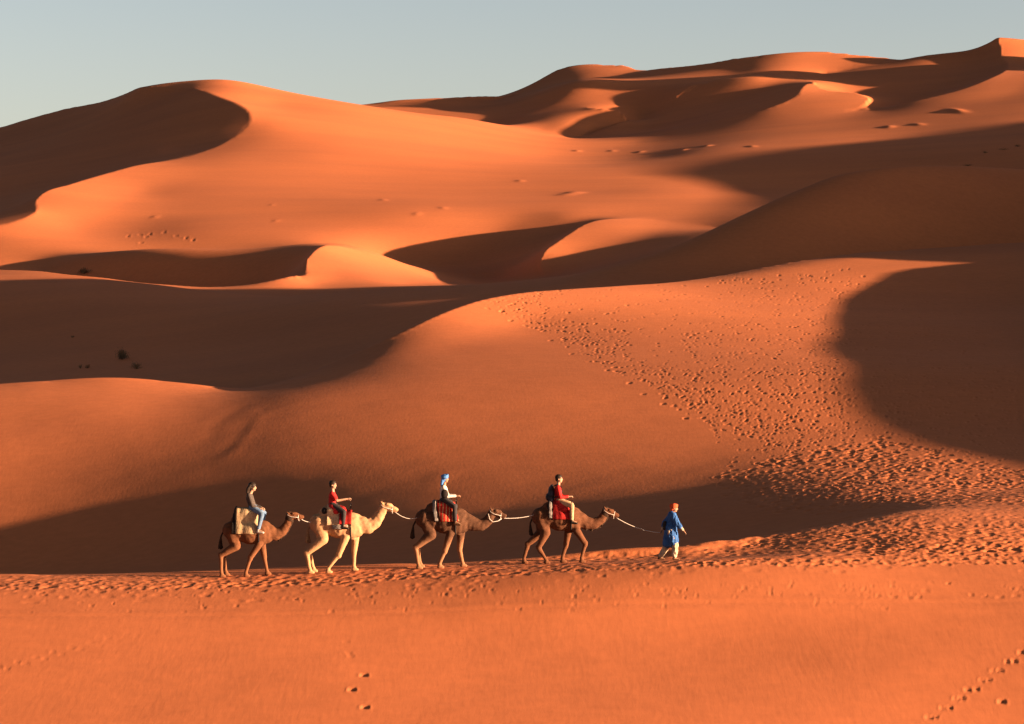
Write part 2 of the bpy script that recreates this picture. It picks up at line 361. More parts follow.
# the caravan's path along the ridge
def ridge_y(x): return float(np.interp(x, [-40, 0, 230, 420, 540, 600, 700, 800, 900, 1060], [577, 576, 574, 566, 558, 553, 547, 548, 545, 540]))
for k in range(1500):
    x = U(-40, 1064); y = ridge_y(x) + abs(rng.normal(0, 9)) + 0.5
    p = seen(x, y)
    if p: print_mark(p[0], p[1], U(.12, .28), U(.10, .18), U(-.4, .4), U(.010, .028), 0.25)
for row in (7.0, 11.0):
    for k in range(150):
        x = -40 + k * 7.4 + U(-2, 2); y = float(np.interp(x, [-40, 240, 560, 760, 1064], [577, 576, 559, 553, 551])) + row * (1 if row < 20 else 1.1) + U(-1.5, 1.5)
        if row > 20 and (x > 380 or rng.random() < .35): continue
        p = seen(x, y)
        if p: print_mark(p[0], p[1], U(.12, .2), U(.14, .24), U(-.4, .4), U(.018, .04), 0.3)
scatter([(0, 590), (1040, 580), (1040, 612), (0, 612)], 170, lambda x, y: print_mark(x, y, U(.05, .1), U(.06, .12), 0, U(.01, .025)), lambda x, y: .9 if y < 598 else .3)
# lone tracks on the near slope
for (a, b, n, dp) in (((-6, 670), (150, 630), 17, .022), ((926, 722), (1024, 652), 15, .05), ((345, 640), (352, 662), 3, .02)):
    for k in range(n):
        t = (k + .5) / n
        p = seen(a[0] + (b[0] - a[0]) * t + U(-1, 1), min(723.5, a[1] + (b[1] - a[1]) * t + (2.2 if k % 2 else -2.2)))
        if p: print_mark(p[0], p[1], U(.09, .13), U(.09, .13), U(-.3, .3), dp * (1 - .8 * t if n == 17 else 1), .2)
for x, y in ((364, 675.5), (352, 690.5), (365, 708), (1002, 702), (893, 597), (908, 598), (1016, 596), (1000, 597), (926, 591)):
    p = seen(x, y)
    if p: print_mark(p[0], p[1], .13, .13, .3, .075 if y > 670 else .025, .18)
# small hummocks and slides that catch the low sun
for x, y, rx, ry, h in ((889, 127, 1.6, 2.5, .95), (918, 124.5, 1.5, 2.5, .8), (957, 111, 1.8, 5, 1.3), (707, 146, 1.4, 2.5, .8), (752, 146.5, 1.2, 2.5, .6),
                        (683, 150, 1.2, 2.5, .6), (577, 151, 1.2, 2, .7), (612, 151, 1.2, 2.5, .5), (640, 152, 1.2, 2.5, .5), (574, 193, 2.0, 2.0, .85), (566, 195, 2, 2, .5),
                        (520, 181, 1.1, 1.5, .5), (383, 200, .9, 1.5, .35), (443, 208, .9, 1.5, .35), (417, 214, .9, 1.5, .3),
                        (155, 217, .9, 1.2, .3), (276, 221, .7, 1, .25), (272, 205, .6, 1, .2)):
    p = seen(x, y)
    if p: hummock(p[0], p[1], rx * .6, ry * .8, U(-.2, .2), h * .3)
for x, y in ((140, 235), (146, 237), (164, 232), (186, 238), (176, 236), (150, 234), (141, 243), (128, 236), (193, 240)):
    p = seen(x, y)
    if p: print_mark(p[0], p[1], .45, .9, 0, .13)
def slide(pts, wdt, h):
    P = [seen(*p) for p in pts]; P = [p for p in P if p]
    for a, b in zip(P[:-1], P[1:]):
        n = max(2, int(math.dist(a, b) / (wdt * .7)))
        for k in range(n):
            t = k / n; hummock(a[0] + (b[0]-a[0])*t, a[1] + (b[1]-a[1])*t, wdt, wdt * 1.4, 0, h * .014)
slide([(259, 414), (250, 430), (240, 445), (228, 456), (218, 460)], .32, .11)
slide([(246, 405), (226, 416), (212, 428), (210, 440)], .4, -.12)
slide([(264, 408), (250, 422), (236, 440), (222, 452)], .3, -.07)
slide([(445, 472), (435, 483), (424, 493)], .5, .14)
slide([(574, 489), (590, 485.5), (604, 484)], .35, .10)
# broad, low unevenness everywhere
for sc, amp in ((9.0, .009), (3.2, .003)):
    ph = rng.uniform(0, 6.28, 12); an = rng.uniform(0, 3.14, 12); fr = rng.uniform(.6, 1.5, 12)
    for k in range(12):
        DZ += amp / 3.5 * np.sin((GX * math.cos(an[k]) + GY * math.sin(an[k])) * 2 * math.pi * fr[k] / sc + ph[k]) * np.clip(1.6 - GY / 160, 0.0, 1)
GZ = GZ + DZ

def grid_mesh(name, X, Y, Z):
    nr, nc = X.shape
    me = bpy.data.meshes.new(name)
    me.vertices.add(nr * nc)
    co = np.stack([X.ravel(), Y.ravel(), Z.ravel()], 1).astype(np.float32)
    me.vertices.foreach_set('co', co.ravel())
    j, i = np.meshgrid(np.arange(nr - 1), np.arange(nc - 1), indexing='ij')
    a = (j * nc + i).ravel()
    quads = np.stack([a, a + 1, a + nc + 1, a + nc], 1).astype(np.int32)
    n = len(quads)
    me.loops.add(n * 4); me.loops.foreach_set('vertex_index', quads.ravel())
    me.polygons.add(n)
    me.polygons.foreach_set('loop_start', np.arange(0, n * 4, 4, dtype=np.int32))
    me.polygons.foreach_set('use_smooth', np.ones(n, bool))
    me.update(calc_edges=True)
    return me
def sand_material():
    m = bpy.data.materials.new('sand'); m.use_nodes = True
    nt = m.node_tree; N = nt.nodes; lk = nt.links
    b = N['Principled BSDF']
    b.inputs['Roughness'].default_value = 0.95
    b.inputs['Specular IOR Level'].default_value = 0.12
    tc = N.new('ShaderNodeTexCoord')
    def noise(scale, detail, rough=0.5, vec=None):
        n = N.new('ShaderNodeTexNoise'); n.inputs['Scale'].default_value = scale
        n.inputs['Detail'].default_value = detail; n.inputs['Roughness'].default_value = rough
        lk.new(vec or tc.outputs['Object'], n.inputs['Vector']); return n
    mp1 = N.new('ShaderNodeMapping'); mp1.inputs['Scale'].default_value = (0.35, 1.0, 1.6); mp1.inputs['Rotation'].default_value = (0, 0, .2)
    lk.new(tc.outputs['Object'], mp1.inputs['Vector'])
    n1 = noise(0.045, 7, 0.6, mp1.outputs['Vector']); n2 = noise(1.7, 6, 0.65); n3 = noise(35.0, 3, 0.7)
    r = N.new('ShaderNodeValToRGB')
    r.color_ramp.elements[0].position = 0.3; r.color_ramp.elements[0].color = SAND_A
    r.color_ramp.elements[1].position = 0.7; r.color_ramp.elements[1].color = SAND_B
    lk.new(n1.outputs['Fac'], r.inputs['Fac'])
    hs = N.new('ShaderNodeHueSaturation')
    mr = N.new('ShaderNodeMapRange'); mr.inputs['From Min'].default_value = 0.3; mr.inputs['From Max'].default_value = 0.7
    mr.inputs['To Min'].default_value = 0.93; mr.inputs['To Max'].default_value = 1.07
    lk.new(n2.outputs['Fac'], mr.inputs['Value']); lk.new(mr.outputs['Result'], hs.inputs['Value'])
    lk.new(r.outputs['Color'], hs.inputs['Color']); lk.new(hs.outputs['Color'], b.inputs['Base Color'])
    # wind ripples and grain
    mp = N.new('ShaderNodeMapping'); mp.inputs['Rotation'].default_value = (0, 0, math.radians(25)); mp.inputs['Scale'].default_value = (6.5, 1.6, 1.0)
    lk.new(tc.outputs['Object'], mp.inputs['Vector'])
    n4 = noise(1.0, 2, 0.5, mp.outputs['Vector'])
    add = N.new('ShaderNodeMath'); add.operation = 'MULTIPLY_ADD'; add.inputs[1].default_value = 0.5
    lk.new(n3.outputs['Fac'], add.inputs[0]); lk.new(n4.outputs['Fac'], add.inputs[2])
    bp = N.new('ShaderNodeBump'); bp.inputs['Strength'].default_value = 0.13; bp.inputs['Distance'].default_value = 0.03
    lk.new(add.outputs[0], bp.inputs['Height']); lk.new(bp.outputs['Normal'], b.inputs['Normal'])
    return m
SAND_A = (0.455, 0.150, 0.064, 1); SAND_B = (0.56, 0.183, 0.070, 1)
sand = sand_material()
gme = grid_mesh('ground', GX, GY, GZ)
ground = bpy.data.objects.new('ground', gme); C.objects.link(ground)
ground.data.materials.append(sand); ground['kind'] = 'structure'; ground['label'] = 'orange desert sand dunes'

# ------------------------------------------------------------------ light and camera
w = bpy.data.worlds.new('World'); SC.world = w; w.use_nodes = True
nt = w.node_tree
sky = nt.nodes.new('ShaderNodeTexSky'); sky.sky_type = 'NISHITA'; sky.sun_disc = False
sky.sun_elevation = ELEV; sky.sun_rotation = math.pi - ALPHA
sky.altitude = 700; sky.air_density = 1.0; sky.dust_density = 3.0; sky.ozone_density = 1.0
bg = nt.nodes['Background']; bg.inputs['Strength'].default_value = 0.05
hs = nt.nodes.new('ShaderNodeHueSaturation'); hs.inputs['Saturation'].default_value = 0.62
tcw = nt.nodes.new('ShaderNodeTexCoord'); sep = nt.nodes.new('ShaderNodeSeparateXYZ'); rp = nt.nodes.new('ShaderNodeValToRGB')
rp.color_ramp.elements[0].position = 0.0; rp.color_ramp.elements[0].color = (1.2, 1.09, 1.08, 1)
rp.color_ramp.elements[1].position = 0.45; rp.color_ramp.elements[1].color = (0.22, 0.2, 0.22, 1)
e = rp.color_ramp.elements.new(0.14); e.color = (0.95, 0.93, 1.0, 1)
mx = nt.nodes.new('ShaderNodeMix'); mx.data_type = 'RGBA'; mx.blend_type = 'MULTIPLY'; mx.inputs[0].default_value = 1.0
nt.links.new(sky.outputs['Color'], hs.inputs['Color']); nt.links.new(tcw.outputs['Generated'], sep.inputs[0]); nt.links.new(sep.outputs['Z'], rp.inputs['Fac'])
nt.links.new(hs.outputs['Color'], mx.inputs[6]); nt.links.new(rp.outputs['Color'], mx.inputs[7]); nt.links.new(mx.outputs[2], bg.inputs['Color'])
sd = bpy.data.lights.new('sun', 'SUN'); sd.energy = 5.0; sd.angle = math.radians(0.53); sd.color = (1.0, 0.60, 0.345)
so = bpy.data.objects.new('sun', sd); C.objects.link(so); so.rotation_euler = SUN.to_track_quat('Z', 'Y').to_euler()
cam = bpy.data.cameras.new('camera'); cam.sensor_width = 36; cam.lens = 36 * F / 1024; cam.clip_start = 0.5; cam.clip_end = 6000
co = bpy.data.objects.new('camera', cam); C.objects.link(co); co.location = (0, 0, 0); co.rotation_euler = (math.radians(90), 0, 0)
SC.camera = co
SC.render.engine = 'CYCLES'
SC.view_settings.view_transform = 'Standard'; SC.view_settings.look = 'None'
SC.view_settings.exposure = 2.46; SC.view_settings.gamma = 1
SC.cycles.max_bounces = 5; SC.cycles.diffuse_bounces = 3
try: SC.cycles.use_denoising = True
except Exception: pass

# ------------------------------------------------------------------ helpers for the figures
def mat(name, col, rough=0.85, col2=None, scale=8.0, kind='noise', sheen=0.0, stretch=(1, 1, 1), contrast=(0.4, 0.6), k=0.6):
    col2 = tuple(c * k for c in (col2 or tuple(c * 0.78 for c in col))); col = tuple(c * k for c in col)
    m = bpy.data.materials.new(name); m.use_nodes = True
    nt = m.node_tree; b = nt.nodes['Principled BSDF']; b.inputs['Roughness'].default_value = rough
    b.inputs['Specular IOR Level'].default_value = 0.2
    if sheen: b.inputs['Sheen Weight'].default_value = sheen
    tc = nt.nodes.new('ShaderNodeTexCoord'); mp = nt.nodes.new('ShaderNodeMapping'); mp.inputs['Scale'].default_value = stretch
    nt.links.new(tc.outputs['Object'], mp.inputs['Vector'])
    if kind == 'wave':
        n = nt.nodes.new('ShaderNodeTexWave'); n.inputs['Scale'].default_value = scale; n.inputs['Distortion'].default_value = 1.5; n.inputs['Detail'].default_value = 2; out = n.outputs['Fac']
    elif kind == 'voronoi':
        n = nt.nodes.new('ShaderNodeTexVoronoi'); n.inputs['Scale'].default_value = scale; out = n.outputs['Distance']
    else:
        n = nt.nodes.new('ShaderNodeTexNoise'); n.inputs['Scale'].default_value = scale; n.inputs['Detail'].default_value = 4; out = n.outputs['Fac']
    nt.links.new(mp.outputs['Vector'], n.inputs['Vector'])
    r = nt.nodes.new('ShaderNodeValToRGB'); r.color_ramp.elements[0].position, r.color_ramp.elements[1].position = contrast
    c2 = col2 or tuple(c * 0.78 for c in col)
    r.color_ramp.elements[0].color = (*c2, 1); r.color_ramp.elements[1].color = (*col, 1)
    nt.links.new(out, r.inputs['Fac']); nt.links.new(r.outputs['Color'], b.inputs['Base Color'])
    return m
def coat(name, body, leg, zlo=0.75, zhi=1.15, mottle=.72):
    """camel hair: the legs' colour below, the body's above, mottled"""
    m = mat(name, body, 0.9, tuple(c * mottle for c in body), 7.0, k=1.0)
    nt = m.node_tree; b = nt.nodes['Principled BSDF']
    src = b.inputs['Base Color'].links[0].from_socket
    tc = nt.nodes.new('ShaderNodeTexCoord'); sp = nt.nodes.new('ShaderNodeSeparateXYZ'); nt.links.new(tc.outputs['Object'], sp.inputs[0])
    mr = nt.nodes.new('ShaderNodeMapRange'); mr.inputs['From Min'].default_value = zlo; mr.inputs['From Max'].default_value = zhi
    nz = nt.nodes.new('ShaderNodeTexNoise'); nz.inputs['Scale'].default_value = 6; ad = nt.nodes.new('ShaderNodeMath'); ad.operation = 'MULTIPLY_ADD'; ad.inputs[1].default_value = .3
    nt.links.new(tc.outputs['Object'], nz.inputs['Vector']); nt.links.new(nz.outputs['Fac'], ad.inputs[0]); nt.links.new(sp.outputs['Z'], ad.inputs[2]); nt.links.new(ad.outputs[0], mr.inputs['Value'])
    mx = nt.nodes.new('ShaderNodeMix'); mx.data_type = 'RGBA'; nt.links.new(mr.outputs['Result'], mx.inputs[0]); mx.inputs[6].default_value = (*leg, 1); nt.links.new(src, mx.inputs[7])
    nt.links.new(mx.outputs[2], b.inputs['Base Color'])
    return m

def capsule(bm, a, ra, b, rb, seg=14, flat=None):
    """closed tapered capsule; flat=(axis vector, factor) squeezes it along an axis"""
    a, b = Vector(a), Vector(b); d = b - a; ln = d.length
    if ln < 1e-6: d = Vector((0, 0, 1)); ln = 1e-6
    q = d.normalized().to_track_quat('Z', 'Y').to_matrix()
    rings = []
    prof = [(-ra * math.cos(t), ra * math.sin(t)) for t in np.linspace(0.0, math.pi / 2, 5)[1:]]
    prof += [(ln + rb * math.sin(t), rb * math.cos(t)) for t in np.linspace(0.0, math.pi / 2, 5)[:-1]]
    def put(v):
        p = a + q @ v
        if flat:
            ax = Vector(flat[0]).normalized(); mid = (a + b) / 2; w = (p - mid).dot(ax); p = p - ax * w * (1 - flat[1])
        return bm.verts.new(p)
    bot = put(Vector((0, 0, -ra))); top = put(Vector((0, 0, ln + rb)))
    for z, r in prof:
        rings.append([put(Vector((r * math.cos(k * 2 * math.pi / seg), r * math.sin(k * 2 * math.pi / seg), z))) for k in range(seg)])
    for k in range(seg):
        bm.faces.new((bot, rings[0][(k + 1) % seg], rings[0][k])); bm.faces.new((top, rings[-1][k], rings[-1][(k + 1) % seg]))
    for r0, r1 in zip(rings[:-1], rings[1:]):
        for k in range(seg): bm.faces.new((r0[k], r0[(k + 1) % seg], r1[(k + 1) % seg], r1[k]))
def ellipsoid(bm, c, r, rot=None, seg=16, rg=10):
    vs = bmesh.ops.create_uvsphere(bm, u_segments=seg, v_segments=rg, radius=1.0)['verts']
    M = (rot or Matrix.Identity(3))
    for v in vs: v.co = Vector(c) + M @ Vector((v.co.x * r[0], v.co.y * r[1], v.co.z * r[2]))
def roty(a): return Matrix.Rotation(a, 3, 'Y')
def chain(bm, pts, flat=None):
    for (p0, r0), (p1, r1) in zip(pts[:-1], pts[1:]): capsule(bm, p0, r0, p1, r1, flat=flat)
def link(name, me, material, parent=None):
    o = bpy.data.objects.new(name, me); C.objects.link(o)
    if material: me.materials.append(material)
    if parent: o.parent = parent
    return o
def blend(name, bm, material, parent=None, voxel=0.03, smooth=6, factor=0.5, rel=0.0):
    """all shells of bm fused into one continuous skin"""
    bmesh.ops.recalc_face_normals(bm, faces=bm.faces)
    tmp = bpy.data.meshes.new(name); bm.to_mesh(tmp); bm.free()
    t = bpy.data.objects.new('tmp', tmp); C.objects.link(t)
    rm = t.modifiers.new('r', 'REMESH'); rm.mode = 'VOXEL'; rm.voxel_size = voxel; rm.use_smooth_shade = True
    if smooth:
        sm = t.modifiers.new('s', 'SMOOTH'); sm.iterations = smooth; sm.factor = factor
    dg = bpy.context.evaluated_depsgraph_get(); me = bpy.data.meshes.new_from_object(t.evaluated_get(dg))
    bpy.data.objects.remove(t); bpy.data.meshes.remove(tmp)
    me.name = name; me.polygons.foreach_set('use_smooth', np.ones(len(me.polygons), bool))
    if rel: relief(me, rel)
    return link(name, me, material, parent)
def relief(me, amp):
    """loose folds: irregular creases running mostly down the cloth"""
    n = len(me.vertices); cs = np.empty(n * 3, np.float32); ns = np.empty(n * 3, np.float32)
    me.vertices.foreach_get('co', cs); me.vertices.foreach_get('normal', ns); cs = cs.reshape(-1, 3); ns = ns.reshape(-1, 3)
    r_ = np.random.default_rng(n); f = np.zeros(n)
    for k in range(14):
        w3 = r_.normal(0, 1, 3) * (1, 1, .45); w3 *= r_.uniform(18, 52) / np.linalg.norm(w3); f += np.abs(np.sin(cs @ w3 + r_.uniform(0, 6.3)))
    f = (f - f.mean()) / max(f.std(), 1e-6)
    cs = cs + ns * (np.clip(f, -2, 2) * amp * .6)[:, None]; me.vertices.foreach_set('co', cs.astype(np.float32).ravel()); me.update()
def plain(name, bm, material, parent=None, smooth=True):
    bmesh.ops.recalc_face_normals(bm, faces=bm.faces)
    me = bpy.data.meshes.new(name); bm.to_mesh(me); bm.free()
    if smooth: me.polygons.foreach_set('use_smooth', np.ones(len(me.polygons), bool))
    return link(name, me, material, parent)
def tube(name, pts, r, material, parent=None, seg=8):
    bm = bmesh.new(); P = [Vector(p) for p in pts]; rings = []
    for k, p in enumerate(P):
        d = (P[min(k + 1, len(P) - 1)] - P[max(k - 1, 0)]).normalized(); q = d.to_track_quat('Z', 'Y').to_matrix()
        rr = r[k] if isinstance(r, (list, tuple)) else r
        rings.append([bm.verts.new(p + q @ Vector((rr * math.cos(j * 2 * math.pi / seg), rr * math.sin(j * 2 * math.pi / seg), 0))) for j in range(seg)])
    for a, b in zip(rings[:-1], rings[1:]):
        for j in range(seg): bm.faces.new((a[j], a[(j + 1) % seg], b[(j + 1) % seg], b[j]))
    bm.faces.new(rings[0][::-1]); bm.faces.new(rings[-1])
    return plain(name, bm, material, parent)
def thing(name, label, cat, loc, group=None, rz=0.0):
    o = bpy.data.objects.new(name, None); C.objects.link(o); o.location = loc; o.rotation_euler = (0, 0, rz)
    o['label'] = label; o['category'] = cat
    if group: o['group'] = group
    return o
def tag(o, label, cat, group=None):
    o['label'] = label; o['category'] = cat
    if group: o['group'] = group
    return o
from mathutils.bvhtree import BVHTree

M_SKIN = mat('skin', (0.44, 0.25, 0.16), 0.6)
M_SKIN_PALE = mat('fair_skin', (0.56, 0.35, 0.24), 0.6)
M_ROPE = mat('rope', (0.62, 0.60, 0.56), 0.9, (0.45, 0.43, 0.40), 60, 'wave', k=0.9)
M_DARKHAIR = mat('dark_hair', (0.028, 0.018, 0.013), 0.6)
M_EYE = mat('eye', (0.01, 0.008, 0.007), 0.2)
M_TUFT = mat('dark_fur', (0.05, 0.028, 0.018), 0.95, None, 20, stretch=(1, 1, .2))

# ------------------------------------------------------------------ camels
def camel(px, py, s, fur, tuft, label, legs, neck, head_pitch, hump=(-.12, 1.72), rear_drop=0.0, mane=True, halter='rope', tail_swing=0.0):
    X, Y = seen(px, py); Y += .17
    root = thing('camel', label, 'camel', (X, Y, ground_z(X, Y)), 'camels roped together in a caravan')
    z0 = root.location.z
    def G(x, y): return ground_z(X + x, Y + y) - z0
    bm = bmesh.new()
    S = lambda p: (p[0] * s, p[1] * s, p[2] * s)
    def cap(a, ra, b, rb, flat=None): capsule(bm, S(a), ra * s, S(b), rb * s, flat=flat)
    # trunk: croup, loin, barrel, deep chest, tucked belly
    ellipsoid(bm, S((-.56, 0, 1.50 - rear_drop)), (.30 * s, .27 * s, .30 * s))
    ellipsoid(bm, S((-.28, 0, 1.46)), (.42 * s, .33 * s, .34 * s))
    ellipsoid(bm, S((.08, 0, 1.43)), (.48 * s, .37 * s, .39 * s))
    ellipsoid(bm, S((.40, 0, 1.42)), (.40 * s, .33 * s, .40 * s))
    ellipsoid(bm, S((.60, 0, 1.38)), (.24 * s, .25 * s, .31 * s))
    ellipsoid(bm, S((.42, 0, 1.62)), (.33 * s, .20 * s, .22 * s))          # withers
    ellipsoid(bm, S((hump[0], 0, hump[1])), (.40 * s, .22 * s, .30 * s))     # the single hump
    ellipsoid(bm, S((.44, 0, 1.07)), (.13 * s, .10 * s, .08 * s))           # chest pad
    # neck and head
    np_ = [((.58, 0, 1.46), .29)] + [((p[0], 0, p[1]), r) for p, r in neck]
    for (p0, r0), (p1, r1) in zip(np_[:-1], np_[1:]): cap(p0, r0, p1, r1, ((0, 1, 0), .78))
    hx, hz = neck[-1][0]; c, sn = math.cos(head_pitch), math.sin(head_pitch)
    def H(x, y, z): return (hx + c * x + sn * z, y, hz - sn * x + c * z)
    def hcap(a, ra, b, rb, fl=None): cap(H(*a), ra, H(*b), rb, fl)
    hcap((0, 0, .03), .135, (.17, 0, .04), .115, ((0, 1, 0), .82))
    hcap((.13, 0, .02), .112, (.32, 0, -.015), .082, ((0, 1, 0), .8))
    hcap((.30, 0, -.012), .086, (.385, 0, -.025), .070)
    hcap((.18, 0, -.06), .060, (.35, 0, -.085), .046)                        # lower jaw
    for y in (-.075, .075): hcap((.10, y, .10), .05, (.16, y, .10), .035)    # brows
    for y in (-1, 1): hcap((-.04, y * .085, .11), .038, (-.09, y * .125, .175), .022)
    # legs: near = towards the viewer (y<0)
    for kind, y, pts in legs:
        sg = -1 if y < 0 else 1
        hoof = Vector(S((pts[-1][0], y * .95, 0))); hoof.z = G(hoof.x, hoof.y)
        hz_ = hoof.z / s
        if kind == 'hind':
            (sx_, sz_), (kx, kz), (fx, _) = pts
            cap((-.55, y * .8, 1.48 - rear_drop), .235, (sx_, y * 1.05, sz_), .165, ((0, 1, 0), .72))
            cap((sx_, y * 1.05, sz_), .165, (kx, y, kz), .086)
            cap((kx - .02, y, kz + .015), .086, (kx + (fx - kx) * .15, y, kz - .13), .066)
            cap((kx, y, kz), .074, (fx - .035, y * .95, hz_ + .14), .056)
        else:
            (sx_, sz_), (kx, kz), (fx, _) = pts
            cap((.46, y * .8, 1.46), .20, (sx_, y, sz_), .125, ((0, 1, 0), .7))
            cap((sx_, y, sz_), .130, (kx, y, kz), .086)
            cap((kx, y, kz + .03), .090, (kx, y, kz - .05), .076)
            cap((kx, y, kz), .072, (fx - .03, y * .95, hz_ + .14), .056)
        cap((fx - .03, y * .95, hz_ + .15), .060, (fx, y * .95, hz_ + .06), .066)
        cap((fx - .035, y * .95, hz_ + .045), .076, (fx + .06, y * .95, hz_ + .040), .066, ((0, 0, 1), .75))
    body = blend('body', bm, fur, root, voxel=.022, smooth=6)
    me = body.data; n = len(me.vertices); cs = np.empty(n * 3, np.float32); ns = np.empty(n * 3, np.float32)
    me.vertices.foreach_get('co', cs); me.vertices.foreach_get('normal', ns); cs = cs.reshape(-1, 3); ns = ns.reshape(-1, 3)
    r_ = np.random.default_rng(int(px)); f = np.zeros(n)
    for k in range(26):
        w3 = r_.normal(0, 1, 3); w3 *= r_.uniform(12, 55) / np.linalg.norm(w3); f += np.sin(cs @ w3 + r_.uniform(0, 6.3)) / 26 ** .5
    wool = np.clip((cs[:, 2] / s - .75) / .5, .25, 1)
    cs += ns * (f * .006 * wool)[:, None].astype(np.float32); me.vertices.foreach_set('co', cs.ravel()); me.update()
    for y in (-1, 1):
        bm = bmesh.new(); ellipsoid(bm, S(H(.13, y * .098, .065)), (.022 * s, .014 * s, .018 * s)); plain('eye', bm, M_EYE, root)
    # tail with its brush
    bm = bmesh.new()
    for k in range(7):
        w = (k - 3) * .012
        chain(bm, [(S((-.80, w * .5, 1.52 - rear_drop)), .026 * s), (S((-.90 - tail_swing * .3, w, 1.28)), .026 * s), (S((-.90 - tail_swing + w, w * 2, 1.02)), .030 * s), (S((-.88 - tail_swing * 1.3 + w * 2, w * 3, .86 + abs(w))), .008 * s)])
    blend('tail', bm, tuft, root, voxel=.016, smooth=3)
    if mane:                       # longer dark hair on crown, nape and throat
        bm = bmesh.new()
        rr = random.Random(int(px))
        ellipsoid(bm, S(H(-.03, 0, .115)), (.10 * s, .085 * s, .07 * s))
        for (p0, r0), (p1, r1) in zip(np_[1:-1], np_[2:]):
            d = (Vector(p1) - Vector(p0)).normalized(); nrm = Vector((d.z, 0, -d.x))
            capsule(bm, S(Vector(p0) + nrm * (r0 - .03)), .045 * s, S(Vector(p1) + nrm * (r1 - .03)), .045 * s, 8)
        capsule(bm, S(Vector(np_[-1][0]) + Vector((-.03, 0, -.05))), .145 * s, S(H(-.03, 0, .09)), .10 * s, flat=((0, 1, 0), .85))
        for k in range(26):
            t = rr.uniform(0.05, .95); kk = min(int(t * (len(np_) - 2)), len(np_) - 3) + 1; u = rr.random()
            p0, r0 = np_[kk]; p1, r1 = np_[kk + 1]
            base = Vector(p0).lerp(Vector(p1), u); r = r0 + (r1 - r0) * u
            d = (Vector(p1) - Vector(p0)).normalized(); nrm = Vector((d.z, 0, -d.x))         # towards the throat
            b0 = base + nrm * (r * .86) + Vector((0, rr.uniform(-.05, .05), 0))
            capsule(bm, S(b0), .022 * s, S(b0 + nrm * rr.uniform(.03, .07) + Vector((-.02, 0, -.04))), .008 * s, 8)
        blend('mane', bm, tuft, root, voxel=.016, smooth=3)
    # halter
    P = []
    for k in range(17):
        t = k / 16 * 2 * math.pi; P.append(S(H(.28 + .01 * math.cos(t), .088 * math.cos(t), -.035 + .112 * math.sin(t))))
    h = tube('halter', P, .009 * s, M_ROPE, root)
    P2 = [S(H(.28, -.09, -.03)), S(H(.18, -.110, -.02)), S(H(.05, -.122, 0.0)), S(H(-.06, -.118, .05)), S(H(-.10, -.05, .12))]
    tube('halter', P2, .008 * s, M_ROPE, root)
    if halter == 'throat':
        P3 = [S(H(.30, -.06, -.12)), S(H(.20, -.10, -.20)), S(H(.05, -.12, -.25)), S(H(-.06, -.13, -.17)), S(H(-.12, -.12, -.02))]
        tube('halter', P3, .011 * s, M_ROPE, root)
    root['_'] = 0; del root['_']
    W = lambda p: Vector(root.location) + Vector(p)
    return dict(root=root, body=body, s=s, muzzle=W(S(H(.36, -.03, -.10))), tail=W(S((-.70, -.1, 1.62 - rear_drop))), hump=hump, G=G, X=X, Y=Y, z0=z0, H=H, S=S)

def bvh_of(o):
    me = o.data; return BVHTree.FromPolygons([v.co for v in me.vertices], [tuple(p.vertices) for p in me.polygons])
def drape(cm, name, label, cat, x0, x1, a0, a1, material, lift=.03, thick=.022, nx=26, na=34, group=None, skew=0.0, ragged=.02, over=None, parent=None):
    """cloth laid over the camel's back between x0..x1 and roll angles a0..a1 (degrees, 0 = up, negative = viewer's side)"""
    trees = [bvh_of(cm['body'])] + [bvh_of(o) for o in (over or [])]
    rr = random.Random(sum(map(ord, name)) + int(cm['X'] * 10)); g = []
    for i in range(nx + 1):
        row = []
        for k in range(na + 1):
            u, v = i / nx, k / na
            ang = math.radians(a0 + (a1 - a0) * v); x = (x0 + (x1 - x0) * u + skew * abs(ang))
            if i in (0, nx): x += rr.uniform(-ragged, ragged) * .4
            ax = Vector((x, 0, 1.45 * cm['s'])); d = Vector((0, math.sin(ang), math.cos(ang)))
            best = 0
            for tr in trees:
                hit = tr.ray_cast(ax + d * 2.0, -d)
                if hit[0] is not None: best = max(best, (hit[0] - ax).length)
            row.append([ax, d, max(best, .25)])
        g.append(row)
    R = np.array([[c[2] for c in r] for r in g])
    for _ in range(4):
        Q2 = R.copy(); Q2[1:-1] = np.maximum(R[1:-1], (R[:-2] + R[2:]) / 2 * .5 + R[1:-1] * .5); Q2[:, 1:-1] = np.maximum(Q2[:, 1:-1], (Q2[:, :-2] + Q2[:, 2:]) / 4 + Q2[:, 1:-1] / 2); R = Q2
    bm = bmesh.new(); lay = []
    for off in (lift, lift + thick):
        lay.append([[bm.verts.new(c[0] + c[1] * (R[i, k] + off + .006 * math.sin(9 * i + 5 * k))) for k, c in enumerate(r)] for i, r in enumerate(g)])
    for L_ in range(2):
        for i in range(nx):
            for k in range(na):
                q = lay[L_]; bm.faces.new((q[i][k], q[i+1][k], q[i+1][k+1], q[i][k+1]))
    a, b = lay
    for i in range(nx):
        bm.faces.new((a[i][0], a[i+1][0], b[i+1][0], b[i][0])); bm.faces.new((a[i][na], a[i+1][na], b[i+1][na], b[i][na]))
    for k in range(na):
        bm.faces.new((a[0][k], a[0][k+1], b[0][k+1], b[0][k])); bm.faces.new((a[nx][k], a[nx][k+1], b[nx][k+1], b[nx][k]))
    o = plain(name, bm, material, parent)
    if parent is None:
        o.location = cm['root'].location; tag(o, label, cat, group)
    return o

